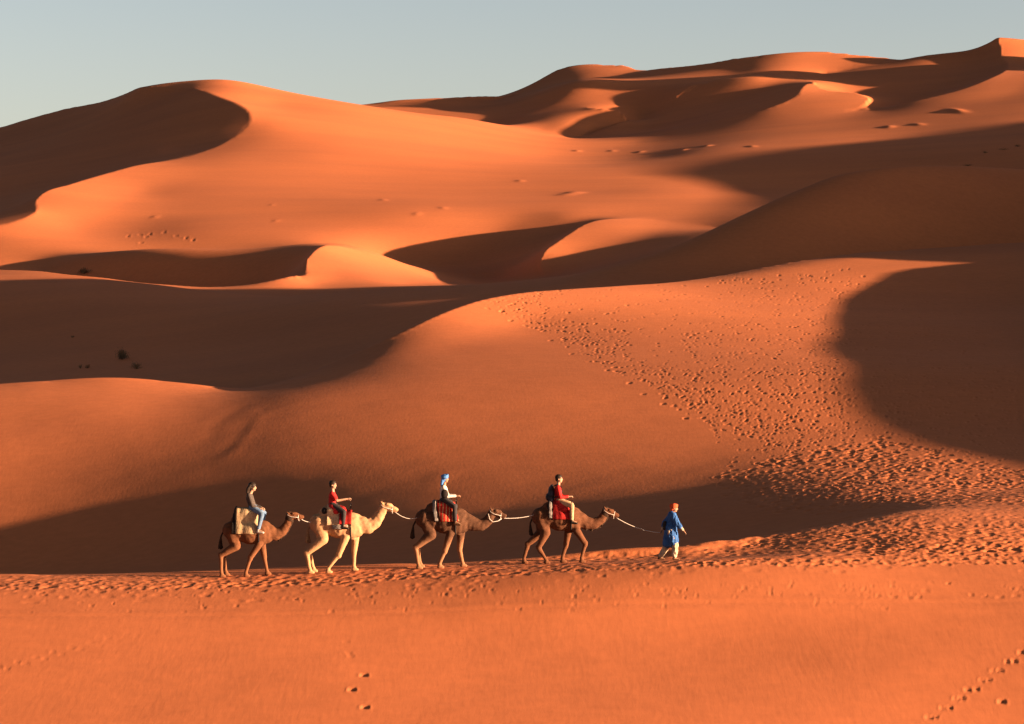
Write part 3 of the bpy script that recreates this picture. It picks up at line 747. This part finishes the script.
# ------------------------------------------------------------------ people
def hand(bm, wrist, d, palm_n, sz=1.08, curl=0.6, side=1):
    """palm, five fingers, thumb off the side; d = direction of the hand, palm_n = palm normal"""
    d = Vector(d).normalized(); n = Vector(palm_n); n = (n - d * n.dot(d)).normalized(); a = d.cross(n) * side
    w = Vector(wrist)
    capsule(bm, w, .026 * sz, w + d * .045 * sz, .034 * sz, 10, (n, .6)); capsule(bm, w + d * .04 * sz, .036 * sz, w + d * .08 * sz, .034 * sz, 10, (n, .55))
    for k, ln in enumerate((.066, .076, .071, .055)):
        b = w + d * .088 * sz + a * (.030 - k * .020) * sz
        c1 = b + (d * math.cos(curl * .6) + n * math.sin(curl * .6)) * ln * .5 * sz
        c2 = c1 + (d * math.cos(curl * 1.5) + n * math.sin(curl * 1.5)) * ln * .5 * sz
        capsule(bm, b, .0105 * sz, c1, .0095 * sz, 8); capsule(bm, c1, .0095 * sz, c2, .008 * sz, 8)
    t0 = w + d * .03 * sz + a * .032 * sz; t1 = t0 + (d * .6 + a * .6 + n * .35).normalized() * .036 * sz; t2 = t1 + (d * .9 + n * .5).normalized() * .03 * sz
    capsule(bm, t0, .014 * sz, t1, .0115 * sz, 8); capsule(bm, t1, .0115 * sz, t2, .009 * sz, 8)
def head(bm, c, yaw, pitch=0.0, k=1.0):
    """skull, jaw, nose, brow, lips, ears around centre c; faces +x turned by yaw"""
    M = Matrix.Rotation(yaw, 3, 'Z') @ Matrix.Rotation(pitch, 3, 'Y')
    def P(x, y, z): return Vector(c) + M @ Vector((x * k, y * k, z * k))
    ellipsoid(bm, P(-.012, 0, .035), (.098 * k, .078 * k, .088 * k), M); ellipsoid(bm, P(.022, 0, -.03), (.072 * k, .064 * k, .088 * k), M)
    capsule(bm, P(.055, 0, -.085), .024 * k, P(.07, 0, -.088), .022 * k, 8)
    capsule(bm, P(.088, 0, .018), .010 * k, P(.108, 0, -.022), .015 * k, 8)
    for y in (-1, 1):
        capsule(bm, P(.082, y * .015, .038), .012 * k, P(.066, y * .052, .036), .012 * k, 8); capsule(bm, P(.078, y * .008, -.055), .010 * k, P(.072, y * .024, -.055), .008 * k, 8)
        capsule(bm, P(-.005, y * .076, .012), .014 * k, P(-.014, y * .086, -.02), .012 * k, 8)
    return P
def eyes(P, parent, k=1.0):
    for y in (-1, 1):
        bm = bmesh.new(); ellipsoid(bm, P(.078, y * .031, .012), (.010 * k, .013 * k, .009 * k)); plain('eye', bm, M_EYE, parent)

# ------------------------------------------------------------------ the caravan
FUR_BROWN = coat('brown_camel_hair', (0.115, 0.046, 0.02), (0.15, 0.064, 0.03))
FUR_PALE = coat('pale_camel_hair', (0.36, 0.215, 0.115), (0.34, 0.20, 0.105), mottle=.85)
FUR_DARK = coat('dark_camel_hair', (0.075, 0.034, 0.018), (0.21, 0.105, 0.055))
FUR_RED = coat('reddish_camel_hair', (0.10, 0.040, 0.019), (0.11, 0.045, 0.021))
M_PALETUFT = mat('pale_fur', (0.42, 0.26, 0.14), 0.95, None, 20)

cam1 = camel(248, 576.9, .93, FUR_BROWN, M_TUFT, 'brown camel at the tail of the caravan, under a tan patterned blanket',
    [('hind', -.17, ((-.40, 1.00), (-.88, .70), (-.84, 0))), ('hind', .17, ((-.42, 1.02), (-.84, .66), (-.73, 0))),
     ('front', -.17, ((.36, 1.06), (.08, .62), (-.05, 0))), ('front', .17, ((.42, 1.06), (.50, .60), (.61, 0)))],
    [((.88, 1.36), .21), ((1.10, 1.46), .165), ((1.27, 1.70), .135), ((1.36, 1.94), .125)], -.06, hump=(-.2, 1.78), tail_swing=.02)
cam2 = camel(337, 572.8, 1.0, FUR_PALE, M_PALETUFT, 'pale cream camel, second in the caravan, carrying the rider in the red T-shirt',
    [('hind', -.17, ((-.42, 1.02), (-.91, .60), (-.80, 0))), ('hind', .17, ((-.44, 1.04), (-.87, .62), (-.72, 0))),
     ('front', -.17, ((.26, 1.08), (.06, .56), (-.25, 0))), ('front', .17, ((.54, 1.10), (.50, .60), (.52, 0)))],
    [((.92, 1.42), .25), ((1.14, 1.53), .20), ((1.30, 1.76), .16), ((1.41, 1.98), .135)], .10, mane=False, hump=(-.18, 1.76))
cam3 = camel(443, 568.3, 1.0, FUR_DARK, M_TUFT, 'dark brown camel with pale legs, ridden by the person in the blue turban',
    [('hind', -.17, ((-.36, 1.02), (-.83, .64), (-.72, 0))), ('hind', .17, ((-.38, 1.04), (-.80, .62), (-.68, 0))),
     ('front', -.17, ((.22, 1.06), (.06, .54), (-.08, 0))), ('front', .17, ((.54, 1.06), (.50, .56), (.61, 0)))],
    [((.92, 1.34), .22), ((1.16, 1.30), .18), ((1.36, 1.42), .155), ((1.50, 1.66), .13)], .12, halter='throat', mane=False, hump=(-.16, 1.74), tail_swing=.04)
cam4 = camel(558, 563.5, .95, FUR_RED, M_TUFT, 'reddish brown camel led by the man on foot, a red cloth on its back',
    [('hind', .17, ((-.52, 1.00), (-.97, .60), (-1.07, 0))), ('hind', -.17, ((-.40, 1.00), (-.62, .52), (-.36, 0))),
     ('front', .17, ((.34, 1.06), (.26, .56), (.17, 0))), ('front', -.17, ((.60, 1.06), (.88, .64), (.78, 0)))],
    [((.90, 1.30), .22), ((1.16, 1.27), .18), ((1.40, 1.40), .15), ((1.55, 1.64), .13)], .20, hump=(-.16, 1.72), tail_swing=-.02)

# saddle cloths
M_TAN = mat('tan_woven', (0.62, 0.46, 0.27), .9, (0.36, 0.22, 0.12), 24, 'voronoi', contrast=(.15, .4))
M_BLACKCLOTH = mat('black_wool', (0.03, 0.025, 0.025), .9)
M_REDCLOTH = mat('red_wool', (0.50, 0.022, 0.018), .85, (0.36, 0.015, 0.015), 12)
M_CREAM = mat("cream_woven", (0.80, 0.58, 0.36), .9, (0.50, 0.30, 0.16), 18, 'voronoi', contrast=(.2, .45))
M_REDRUG = mat('red_rug', (0.52, 0.03, 0.02), .85, (0.60, 0.40, 0.20), 3.2, 'wave', stretch=(1, .3, 1.1), contrast=(.12, .2))
M_WHITE = mat('white_cloth', (0.72, 0.70, 0.66), .9, (0.56, 0.54, 0.50), 12)
M_GREY = mat('grey_strap', (0.45, 0.43, 0.41), .9, (0.06, 0.05, 0.05), 9, 'wave', contrast=(.4, .5))
G_CLOTH = None
# a padded roll ring makes the seat that the cloths lie over
def saddle_pad(cm, x, z, rx, rz, label, m):
    bm = bmesh.new(); s = cm['s']
    ellipsoid(bm, (x, 0, z), (rx, .27, rz)); ellipsoid(bm, (x - rx * .75, 0, z + .02), (.13, .24, rz * .95)); ellipsoid(bm, (x + rx * .8, 0, z - .02), (.13, .22, rz * .9))
    o = blend('saddle_pad', bm, m, None, .03, 4); o.location = cm['root'].location
    return tag(o, label, 'saddle')
pad1 = saddle_pad(cam1, -.05, 1.86, .36, .20, 'dark saddle pad on the last camel, under the tan blanket', M_BLACKCLOTH)
pad2 = saddle_pad(cam2, -.12, 1.84, .33, .15, 'dark saddle pad on the pale camel, under its cream cloth', M_BLACKCLOTH)
pad3 = saddle_pad(cam3, .02, 1.86, .34, .16, 'dark saddle pad on the dark camel with pale legs', M_BLACKCLOTH)
pad4 = saddle_pad(cam4, .0, 1.70, .34, .15, 'dark saddle pad on the leading camel, below the red cloth', M_BLACKCLOTH)
b1 = drape(cam1, 'saddle_blanket', 'tan patterned blanket with a black rear edge over the last camel', 'blanket', -.36, .30, -98, 98, M_TAN, over=[pad1], lift=.02)
drape(cam1, 'border', '', '', -.47, -.355, -96, 96, M_BLACKCLOTH, over=[pad1], lift=.03, thick=.05, parent=b1)
b2 = drape(cam2, 'saddle_blanket', 'round cream cloth under the rider in the red T-shirt', 'blanket', -.30, .12, -88, 88, M_CREAM, over=[pad2], lift=.02)
drape(cam2, 'saddle_cloth', 'red cloth hanging at the front of the pale camel\'s saddle', 'cloth', .08, .44, -84, 84, M_REDCLOTH, over=[pad2], lift=.05)
drape(cam2, 'saddle_strap', 'black and white strap below the cream cloth on the pale camel', 'strap', -.14, .34, -106, -88, M_GREY, lift=.03, nx=14, na=5)
drape(cam3, 'saddle_blanket', 'red rug with pale zigzag under the person in the blue turban', 'blanket', -.22, .34, -92, 92, M_REDRUG, over=[pad3], lift=.02, skew=.10)
drape(cam3, 'saddle_strap', 'grey and black strap behind the red zigzag rug', 'strap', -.34, -.24, -90, 90, M_GREY, over=[pad3], lift=.03, nx=6, skew=.06)
drape(cam4, 'saddle_blanket', 'plain red saddle cloth on the leading camel', 'blanket', -.16, .42, -92, 92, M_REDCLOTH, over=[pad4], lift=.02)
drape(cam4, 'saddle_strap', 'black and white strap behind the plain red saddle cloth', 'strap', -.28, -.19, -86, 86, M_GREY, over=[pad4], lift=.03, nx=6)

def saddle_gear(cm, pad, hx, hz, gx):
    s = cm['s']
    bm_pts = [(hx, -.17, hz - .10), (hx + .01, -.165, hz + .02), (hx + .02, -.12, hz + .06), (hx + .02, .12, hz + .06), (hx + .01, .165, hz + .02), (hx, .17, hz - .10)]
    tube('handle', bm_pts, .014, M_EYE, pad)
    tr = bvh_of(cm['body']); P = []
    for k in range(33):
        a = 2 * math.pi * k / 32; d = Vector((0, math.sin(a), math.cos(a))); ax = Vector((gx, 0, 1.45 * s))
        h = tr.ray_cast(ax + d * 1.2, -d); r = min((h[0] - ax).length if h[0] else .4, .40 * s + .05 * abs(math.cos(a))); P.append(ax + d * (r + .006))
    tube('girth', P, .022, M_BLACKCLOTH, pad)
saddle_gear(cam1, pad1, .36, 2.02, .33); saddle_gear(cam2, pad2, .40, 2.04, .42); saddle_gear(cam3, pad3, .40, 2.05, .38); saddle_gear(cam4, pad4, .42, 1.88, .40)

# riders: all points are metres in the camel's frame (x forward, z up)
M_JACKET = mat('grey_jacket', (0.10, 0.085, 0.08), .85, (0.07, 0.06, 0.055), 14)
M_JEANS = mat('blue_jeans', (0.10, 0.20, 0.38), .85, (0.19, 0.30, 0.46), 10)
M_REDSHIRT = mat('red_shirt', (0.62, 0.03, 0.03), .85, (0.46, 0.02, 0.02), 8)
M_DARKPANTS = mat('dark_trousers', (0.05, 0.045, 0.05), .85)
M_WHITESHIRT = mat('white_shirt', (0.78, 0.76, 0.72), .85, (0.62, 0.60, 0.57), 8)
M_BLUESCARF = mat('blue_turban', (0.05, 0.20, 0.62), .8, (0.12, 0.32, 0.72), 12, 'wave')
M_CREAMPANTS = mat('cream_trousers', (0.62, 0.45, 0.29), .85, (0.50, 0.34, 0.20), 8)
M_BOOT = mat('dark_boot', (0.03, 0.025, 0.022), .6)
M_SHOE = mat('white_shoe', (0.7, 0.66, 0.6), .6)
M_NAVY = mat('navy_nylon', (0.03, 0.04, 0.075), .6, (0.015, 0.015, 0.02), 10)
M_ORANGE = mat('orange_turban', (0.72, 0.16, 0.04), .85, (0.62, 0.08, 0.05), 10, 'wave')
M_ROBE = mat('blue_robe', (0.045, 0.17, 0.50), .8, (0.03, 0.12, 0.38), 7)
M_OFFWHITE = mat('off_white_trousers', (0.70, 0.58, 0.42), .85, (0.55, 0.44, 0.32), 7)
M_SANDAL = mat('leather', (0.16, 0.08, 0.04), .7)

def rider(cm, label, seat, sh, hd, yaw, pitch, hands, knee, foot, skin, top, trousers, shoe, sleeve='long', skirt=None, hair=None):
    """seat, sh (shoulder line centre), hd (head centre): (x, z).  hands, knee, foot: {-1: (x,y,z), 1: ...}"""
    root = thing('person', label, 'person', tuple(cm['root'].location), 'people riding the camels')
    V = Vector
    sx, sz = seat; hx, hz = hd; shx, shz = sh
    bm = bmesh.new()
    P = head(bm, (hx, 0, hz), yaw, pitch)
    capsule(bm, (shx + .01, 0, shz - .02), .058, (hx - .015, 0, hz - .07), .05, 12)
    chain(bm, [((sx, 0, sz + .08), .125), (((sx + shx) / 2, 0, (sz + shz) / 2), .115), ((shx, 0, shz - .10), .12)], ((1, 0, 0), .8))
    el = {}
    for y in (-1, 1):
        S0 = V((shx, y * .175, shz - .03)); Hn = V(hands[y])
        mid = (S0 + Hn) / 2; L0 = (Hn - S0).length; b = math.sqrt(max(0.02, .29 ** 2 - (L0 / 2) ** 2)) if L0 < .56 else .03
        E = mid + V((-.45, y * .35, -.8)).normalized() * b; el[y] = (S0, E, Hn)
        capsule(bm, (shx, y * .10, shz - .045), .065, S0, .058, 12); capsule(bm, S0, .052, E, .040, 12); capsule(bm, E, .040, Hn, .028, 12)
        hand(bm, Hn, Hn - E, (0, -y * .2, -1), 1.0, .75, -y)
        hip = V((sx + .02, y * .10, sz + .06)); K = V(knee[y]); A = V(foot[y])
        capsule(bm, hip, .095, K, .062, 12); capsule(bm, K, .060, A, .040, 12); capsule(bm, A, .036, A + V((.13, y * .03, -.05)), .03, 10)
    blend('body', bm, skin, root, .0125, 3)
    eyes(P, root)
    bm = bmesh.new()
    chain(bm, [((sx, 0, sz + .04), .155), ((sx * .7 + shx * .3, 0, sz * .6 + shz * .4), .142), ((shx, 0, shz - .12), .150)], ((1, 0, 0), .80))
    capsule(bm, (shx, -.13, shz - .055), .082, (shx, .13, shz - .055), .082, 12)
    for y in (-1, 1):
        S0, E, Hn = el[y]
        capsule(bm, S0, .074, E if sleeve == 'long' else S0.lerp(E, .75), .060 if sleeve == 'long' else .064, 12)
        if sleeve == 'long': capsule(bm, E, .058, E.lerp(Hn, .90), .042, 12)
        if skirt:
            hip = V((sx + .02, y * .10, sz + .03)); K = V(knee[y]); capsule(bm, hip, .135, hip.lerp(K, skirt[0]) + V((0, y * .02, skirt[1])), .12, 12)
    blend(skirt and 'tunic' or 'jacket' if sleeve == 'long' else 'shirt', bm, top, root, .02, 4)
    bm = bmesh.new()
    for y in (-1, 1):
        hip = V((sx + .02, y * .10, sz + .06)); K = V(knee[y]); A = V(foot[y])
        capsule(bm, (sx, 0, sz + .05), .135, hip, .12, 12); capsule(bm, hip, .115, K, .080, 12); capsule(bm, K, .078, K.lerp(A, .88), .060, 12)
    blend('trousers', bm, trousers, root, .02, 4)
    for y in (-1, 1):
        A = V(foot[y]); bm = bmesh.new(); d = V((.15, y * .035, -.06))
        capsule(bm, A + V((0, 0, .01)), .048, A + V((0, 0, -.05)), .045, 10); capsule(bm, A + V((-.02, 0, -.055)), .042, A + d + V((0, 0, -.012)), .038, 10)
        blend('shoe', bm, shoe, root, .014, 3)
    if hair: hair(P, root)
    return root, P, el

def short_hair(P, root):
    bm = bmesh.new(); ellipsoid(bm, P(-.022, 0, .055), (.113, .096, .096)); ellipsoid(bm, P(-.055, 0, .0), (.07, .088, .085))
    blend('hair', bm, M_DARKHAIR, root, .014, 3)
def long_hair(P, root):
    bm = bmesh.new(); ellipsoid(bm, P(-.03, 0, .05), (.125, .11, .108))
    for k in range(9):
        y = (k - 4) * .022
        chain(bm, [(P(-.07, y, .04), .05), (P(-.12, y * 1.2, -.06), .055), (P(-.12 - .02 * math.cos(k), y * 1.3, -.16 - .02 * (k % 3)), .034)])
    blend('hair', bm, M_DARKHAIR, root, .015, 3)
def blue_turban(P, root):
    bm = bmesh.new()
    ellipsoid(bm, P(-.018, 0, .062), (.112, .100, .078)); ellipsoid(bm, P(-.035, 0, -.03), (.085, .092, .085))
    for k in range(5):
        a = k * .35 - .7
        pts = [P(.095 * math.cos(t) - .015, .098 * math.sin(t), .055 + .03 * math.sin(t + a) + .012 * k) for t in np.linspace(0, 2 * math.pi, 13)]
        for p, q in zip(pts[:-1], pts[1:]): capsule(bm, p, .024, q, .024, 8)
    for k in range(4): chain(bm, [(P(-.07, (k - 1.5) * .04, -.06), .05), (P(-.085, (k - 1.5) * .045, -.17), .042), (P(-.07, (k - 1.5) * .05, -.25), .022)])
    blend('turban', bm, M_BLUESCARF, root, .014, 2)

def knees(x, z, w=.335): return {-1: (x, -w, z), 1: (x, w, z)}
rider(cam1, 'person with long dark hair in a grey jacket and blue jeans on the last camel', (.12, 2.02), (.03, 2.50), (.13, 2.70), -.15, .12,
      {-1: (.37, -.14, 2.06), 1: (.38, .10, 2.08)}, knees(.44, 1.90), {-1: (.33, -.375, 1.42), 1: (.33, .375, 1.42)}, M_SKIN_PALE, M_JACKET, M_JEANS, M_SHOE, hair=long_hair)
rider(cam2, 'dark haired person in a red T-shirt with one arm stretched forward on the pale camel', (-.16, 1.98), (-.15, 2.44), (-.13, 2.66), -.25, .05,
      {-1: (.30, -.16, 2.25), 1: (.26, .18, 2.2)}, knees(.22, 1.86), {-1: (.20, -.385, 1.44), 1: (.20, .385, 1.44)}, M_SKIN_PALE, M_REDSHIRT, M_DARKPANTS, M_BOOT, sleeve='short', skirt=(.30, -.10), hair=short_hair)
r3, P3, el3 = rider(cam3, 'person in a blue turban and white shirt with a black bag on the dark camel', (.02, 2.02), (.02, 2.50), (.06, 2.72), -.2, .05,
      {-1: (.40, -.16, 2.20), 1: (.40, .16, 2.20)}, knees(.36, 1.88), {-1: (.38, -.385, 1.42), 1: (.38, .385, 1.42)}, M_SKIN, M_WHITESHIRT, M_DARKPANTS, M_SANDAL, hair=blue_turban)
r4, P4, el4 = rider(cam4, 'dark haired person in a long red tunic and cream trousers wearing a backpack', (.02, 1.84), (.00, 2.36), (.04, 2.58), -.15, .0,
      {-1: (.32, -.18, 2.05), 1: (.34, .12, 2.05)}, knees(.42, 1.78), {-1: (.42, -.37, 1.32), 1: (.42, .37, 1.32)}, M_SKIN_PALE, M_REDSHIRT, M_CREAMPANTS, M_BOOT, skirt=(.42, -.16), hair=short_hair)
# black bag slung at the side, backpack
bm = bmesh.new(); ellipsoid(bm, (.05, -.235, 2.28), (.115, .075, .14)); ellipsoid(bm, (.06, -.24, 2.22), (.12, .07, .09))
bag = blend('shoulder_bag', bm, M_BLACKCLOTH, None, .02, 4); bag.location = cam3['root'].location
tag(bag, 'black shoulder bag at the side of the white shirt', 'bag')
tube('strap', [(.06, -.20, 2.38), (.06, -.19, 2.47), (.02, -.10, 2.535), (.0, .03, 2.52), (-.08, .12, 2.44)], .014, M_BLACKCLOTH, bag)
bm = bmesh.new(); capsule(bm, (-.21, 0, 1.98), .15, (-.20, 0, 2.25), .135, 14, ((1, 0, 0), .72)); ellipsoid(bm, (-.31, 0, 2.03), (.07, .11, .12)); capsule(bm, (-.18, -.10, 2.37), .05, (-.18, .10, 2.37), .05)
bp_ = blend('backpack', bm, M_NAVY, None, .02, 4); bp_.location = cam4['root'].location
tag(bp_, 'bulky navy backpack on the back of the red tunic', 'backpack')
for y in (-1, 1): tube('strap', [(-.12, y * .11, 2.36), (-.02, y * .12, 2.425), (.10, y * .12, 2.34), (.115, y * .13, 2.2), (.02, y * .16, 2.06), (-.14, y * .13, 2.0)], .016, M_NAVY, bp_)

# the man on foot
gX, gY = seen(671, 560.2); gY += .05
guide = thing('person', 'man in a blue robe and orange turban walking ahead with the lead rope', 'person', (gX, gY, ground_z(gX, gY)))
gz0 = guide.location.z
def gg(x, y): return ground_z(gX + x, gY + y) - gz0
bm = bmesh.new(); V = Vector
Pg = head(bm, (.10, 0, 1.595), -.1, .10, 1.05)
capsule(bm, (.06, 0, 1.44), .06, (.085, 0, 1.53), .052)
chain(bm, [((-.02, 0, .92), .13), ((.0, 0, 1.15), .115), ((.05, 0, 1.36), .125)], ((1, 0, 0), .8))
Rg = {-1: (V((.06, -.19, 1.39)), V((.19, -.26, 1.12)), V((.37, -.24, .92))), 1: (V((.04, .19, 1.39)), V((-.17, .24, 1.12)), V((-.27, .17, .90)))}
for y in (-1, 1):
    S0, E, Hn = Rg[y]; capsule(bm, (.05, y * .1, 1.385), .068, S0, .06); capsule(bm, S0, .052, E, .042); capsule(bm, E, .041, Hn, .029)
    hand(bm, Hn, Hn - E, (-.6, 0, -.8) if y < 0 else (1, -.2, 0), 1.0, .9 if y > 0 else .45, -y)
fA = V((.10, -.10, gg(.10, -.10) + .075)); fB = V((-.34, .10, gg(-.34, .10) + .10))
legs_g = {-1: (V((-.02, -.10, .90)), V((.12, -.11, .49)), fA), 1: (V((-.03, .10, .90)), V((-.08, .11, .49)), fB)}
for y in (-1, 1):
    h_, k_, a_ = legs_g[y]; capsule(bm, h_, .09, k_, .062); capsule(bm, k_, .06, a_, .04); capsule(bm, a_ + V((0, 0, -.02)), .036, a_ + V((.13, 0, -.048)), .028)
blend('body', bm, M_SKIN, guide, .0125, 3); eyes(Pg, guide)
bm = bmesh.new()
chain(bm, [((-.01, 0, .98), .185), ((.01, 0, 1.18), .178), ((.04, 0, 1.34), .17)], ((1, 0, 0), .88)); capsule(bm, (.05, -.14, 1.375), .09, (.05, .14, 1.375), .09)
capsule(bm, (-.01, -.03, 1.0), .19, (.06, -.07, .60), .18); capsule(bm, (0, 0, 1.0), .18, (.0, -.02, .56), .18); capsule(bm, (-.02, 0, 1.0), .165, (-.10, .05, .52), .155)
capsule(bm, (-.03, 0, .9), .16, (-.13, 0, .50), .12)
for y in (-1, 1):
    S0, E, Hn = Rg[y]; capsule(bm, S0, .088, E, .092); capsule(bm, E, .09, E.lerp(Hn, .35), .084)
blend('robe', bm, M_ROBE, guide, .016, 4, rel=.012)
for y in (-1, 1):
    bm = bmesh.new(); E, Hn = Rg[y][1], Rg[y][2]; capsule(bm, E, .055, E.lerp(Hn, .85), .046)
    blend('sleeve', bm, M_OFFWHITE, guide, .016, 3)
bm = bmesh.new()
for y in (-1, 1):
    h_, k_, a_ = legs_g[y]; capsule(bm, (-.02, 0, .92), .13, h_, .12); capsule(bm, h_, .125, k_, .105); capsule(bm, k_, .105, k_.lerp(a_, .82), .085)
blend('trousers', bm, M_OFFWHITE, guide, .016, 4, rel=.012)
for y in (-1, 1):
    a_ = legs_g[y][2]; bm = bmesh.new(); capsule(bm, a_ + V((-.03, 0, -.035)), .038, a_ + V((.14, 0, -.052)), .032, 10)
    blend('shoe', bm, M_SANDAL, guide, .014, 3)
bm = bmesh.new(); ellipsoid(bm, Pg(-.018, 0, .065), (.115, .105, .082)); ellipsoid(bm, Pg(-.055, 0, -.02), (.07, .085, .08))
for k in range(4):
    pts = [Pg(.1 * math.cos(t) - .018, .102 * math.sin(t), .05 + .03 * math.sin(t + k) + .014 * k) for t in np.linspace(0, 2 * math.pi, 13)]
    for p, q in zip(pts[:-1], pts[1:]): capsule(bm, p, .026, q, .026, 8)
blend('turban', bm, M_ORANGE, guide, .014, 2)
bm = bmesh.new(); ellipsoid(bm, (-.19, -.02, 1.06), (.07, .13, .15)); capsule(bm, (-.18, -.1, 1.18), .035, (-.18, .08, 1.18), .035)
sb = blend('shoulder_bag', bm, M_BLACKCLOTH, None, .02, 4); sb.location = guide.location
tag(sb, 'small black bag on the back of the blue robe', 'bag')

# ropes
def rope(a, b, sag, label, r=.013, loop=True):
    a, b = Vector(a), Vector(b); n = 28
    P = [a.lerp(b, k / n) + Vector((0, 0, -sag * 4 * (k / n) * (1 - k / n))) for k in range(n + 1)]
    return tag(tube('lead_rope', P, r, M_ROPE), label, 'rope', 'ropes linking the caravan')
gl = guide.location
rope(cam4['muzzle'], Vector(gl) + Rg[1][2] + Vector((.0, -.02, -.07)), .10, 'long pale rope from the leading camel to the man in blue', .010)
rope(cam3['muzzle'], cam4['tail'] + Vector((.05, 0, -.02)), .05, 'pale rope from the dark camel to the camel with the red cloth', .009)
rope(cam2['muzzle'], cam3['tail'] + Vector((.1, 0, 0)), .16, 'sagging pale rope from the cream camel to the dark camel', .009)
rope(cam1['muzzle'], cam2['tail'] + Vector((.1, 0, 0)), .08, 'short pale rope from the last camel to the cream camel', .010)

# ------------------------------------------------------------------ desert shrubs
M_SHRUB = mat('shrub_leaf', (0.22, 0.15, 0.085), .9, (0.15, 0.10, 0.055), 8)
M_DRY = mat('dry_stalk', (0.22, 0.11, 0.05), .9)
M_GREYLEAF = mat('grey_leaf', (0.36, 0.22, 0.13), .9)
def shrub(px, py, w_, h_, n, m, label, seed, group='desert shrubs'):
    p = seen(px, py)
    if not p: return
    rr = random.Random(seed); root = thing('shrub', label, 'shrub', (p[0], p[1], ground_z(*p) - .02), group)
    stems = bmesh.new(); lv = bmesh.new()
    for k in range(max(7, n // 30)):
        a = rr.uniform(0, 6.28); u = rr.random() ** .6
        tip = Vector((math.cos(a) * w_ * .5 * u, math.sin(a) * w_ * .5 * u, h_ * rr.uniform(.55, 1.0) * math.sqrt(max(.15, 1 - u * u))))
        chain(stems, [((0, 0, 0), .02 * h_ + .004), (tip * .5 + Vector((0, 0, .1 * h_)), .012 * h_ + .003), (tip, .004)])
        for j in range(30):
            c = tip * rr.uniform(.35, 1.05) + Vector([rr.gauss(0, .10 * w_) for _ in range(2)] + [rr.gauss(0, .08 * h_)])
            c.z = max(c.z, .01); q = Matrix.Rotation(rr.uniform(0, 6.28), 3, 'Z') @ Matrix.Rotation(rr.uniform(-1.2, 1.2), 3, 'X'); s = rr.uniform(.5, 1.2) * .07 * h_
            vs = [lv.verts.new(c + q @ Vector(v)) for v in ((-s * .35, 0, -s), (s * .35, 0, -s), (s * .2, 0, s), (0, 0, s * 1.6))]
            lv.faces.new(vs)
    plain('stem', stems, M_DRY, root); plain('foliage', lv, m, root, False)
shrub(122, 359.5, 1.35, 1.0, 700, M_SHRUB, 'largest dark bush in the shaded hollow on the left', 1)
shrub(137, 369, 1.1, .7, 420, M_GREYLEAF, 'greyish bush just right of the largest dark bush', 2)
shrub(80.5, 368.5, .5, .5, 240, M_GREYLEAF, 'left one of two small tufts in the shaded hollow', 3)
shrub(88, 368, .45, .5, 240, M_DRY, 'reddish dry tuft, right one of two in the shaded hollow', 4)
shrub(73, 337.5, .45, .35, 200, M_SHRUB, 'tiny dark tuft higher up the shaded hollow', 5)
shrub(84, 274, 2.3, 1.1, 700, M_SHRUB, 'dark bush inside the long narrow shadow under the big left dune', 6)
for i, (x, y, w_, l) in enumerate(((1003, 150, 2.6, 'low dark scrub, the larger patch by the right edge in the upper shadow'), (1018, 146.5, 1.8, 'low dark scrub at the very right edge in the upper shadow'),
                                   (968, 166, 2.4, 'low dark scrub just above the rim of the shaded right dune'), (985, 153, 1.2, 'smallest scrub speck in the upper right shadow'))):
    shrub(x, y, w_, .55, 420, M_SHRUB, l, 20 + i)
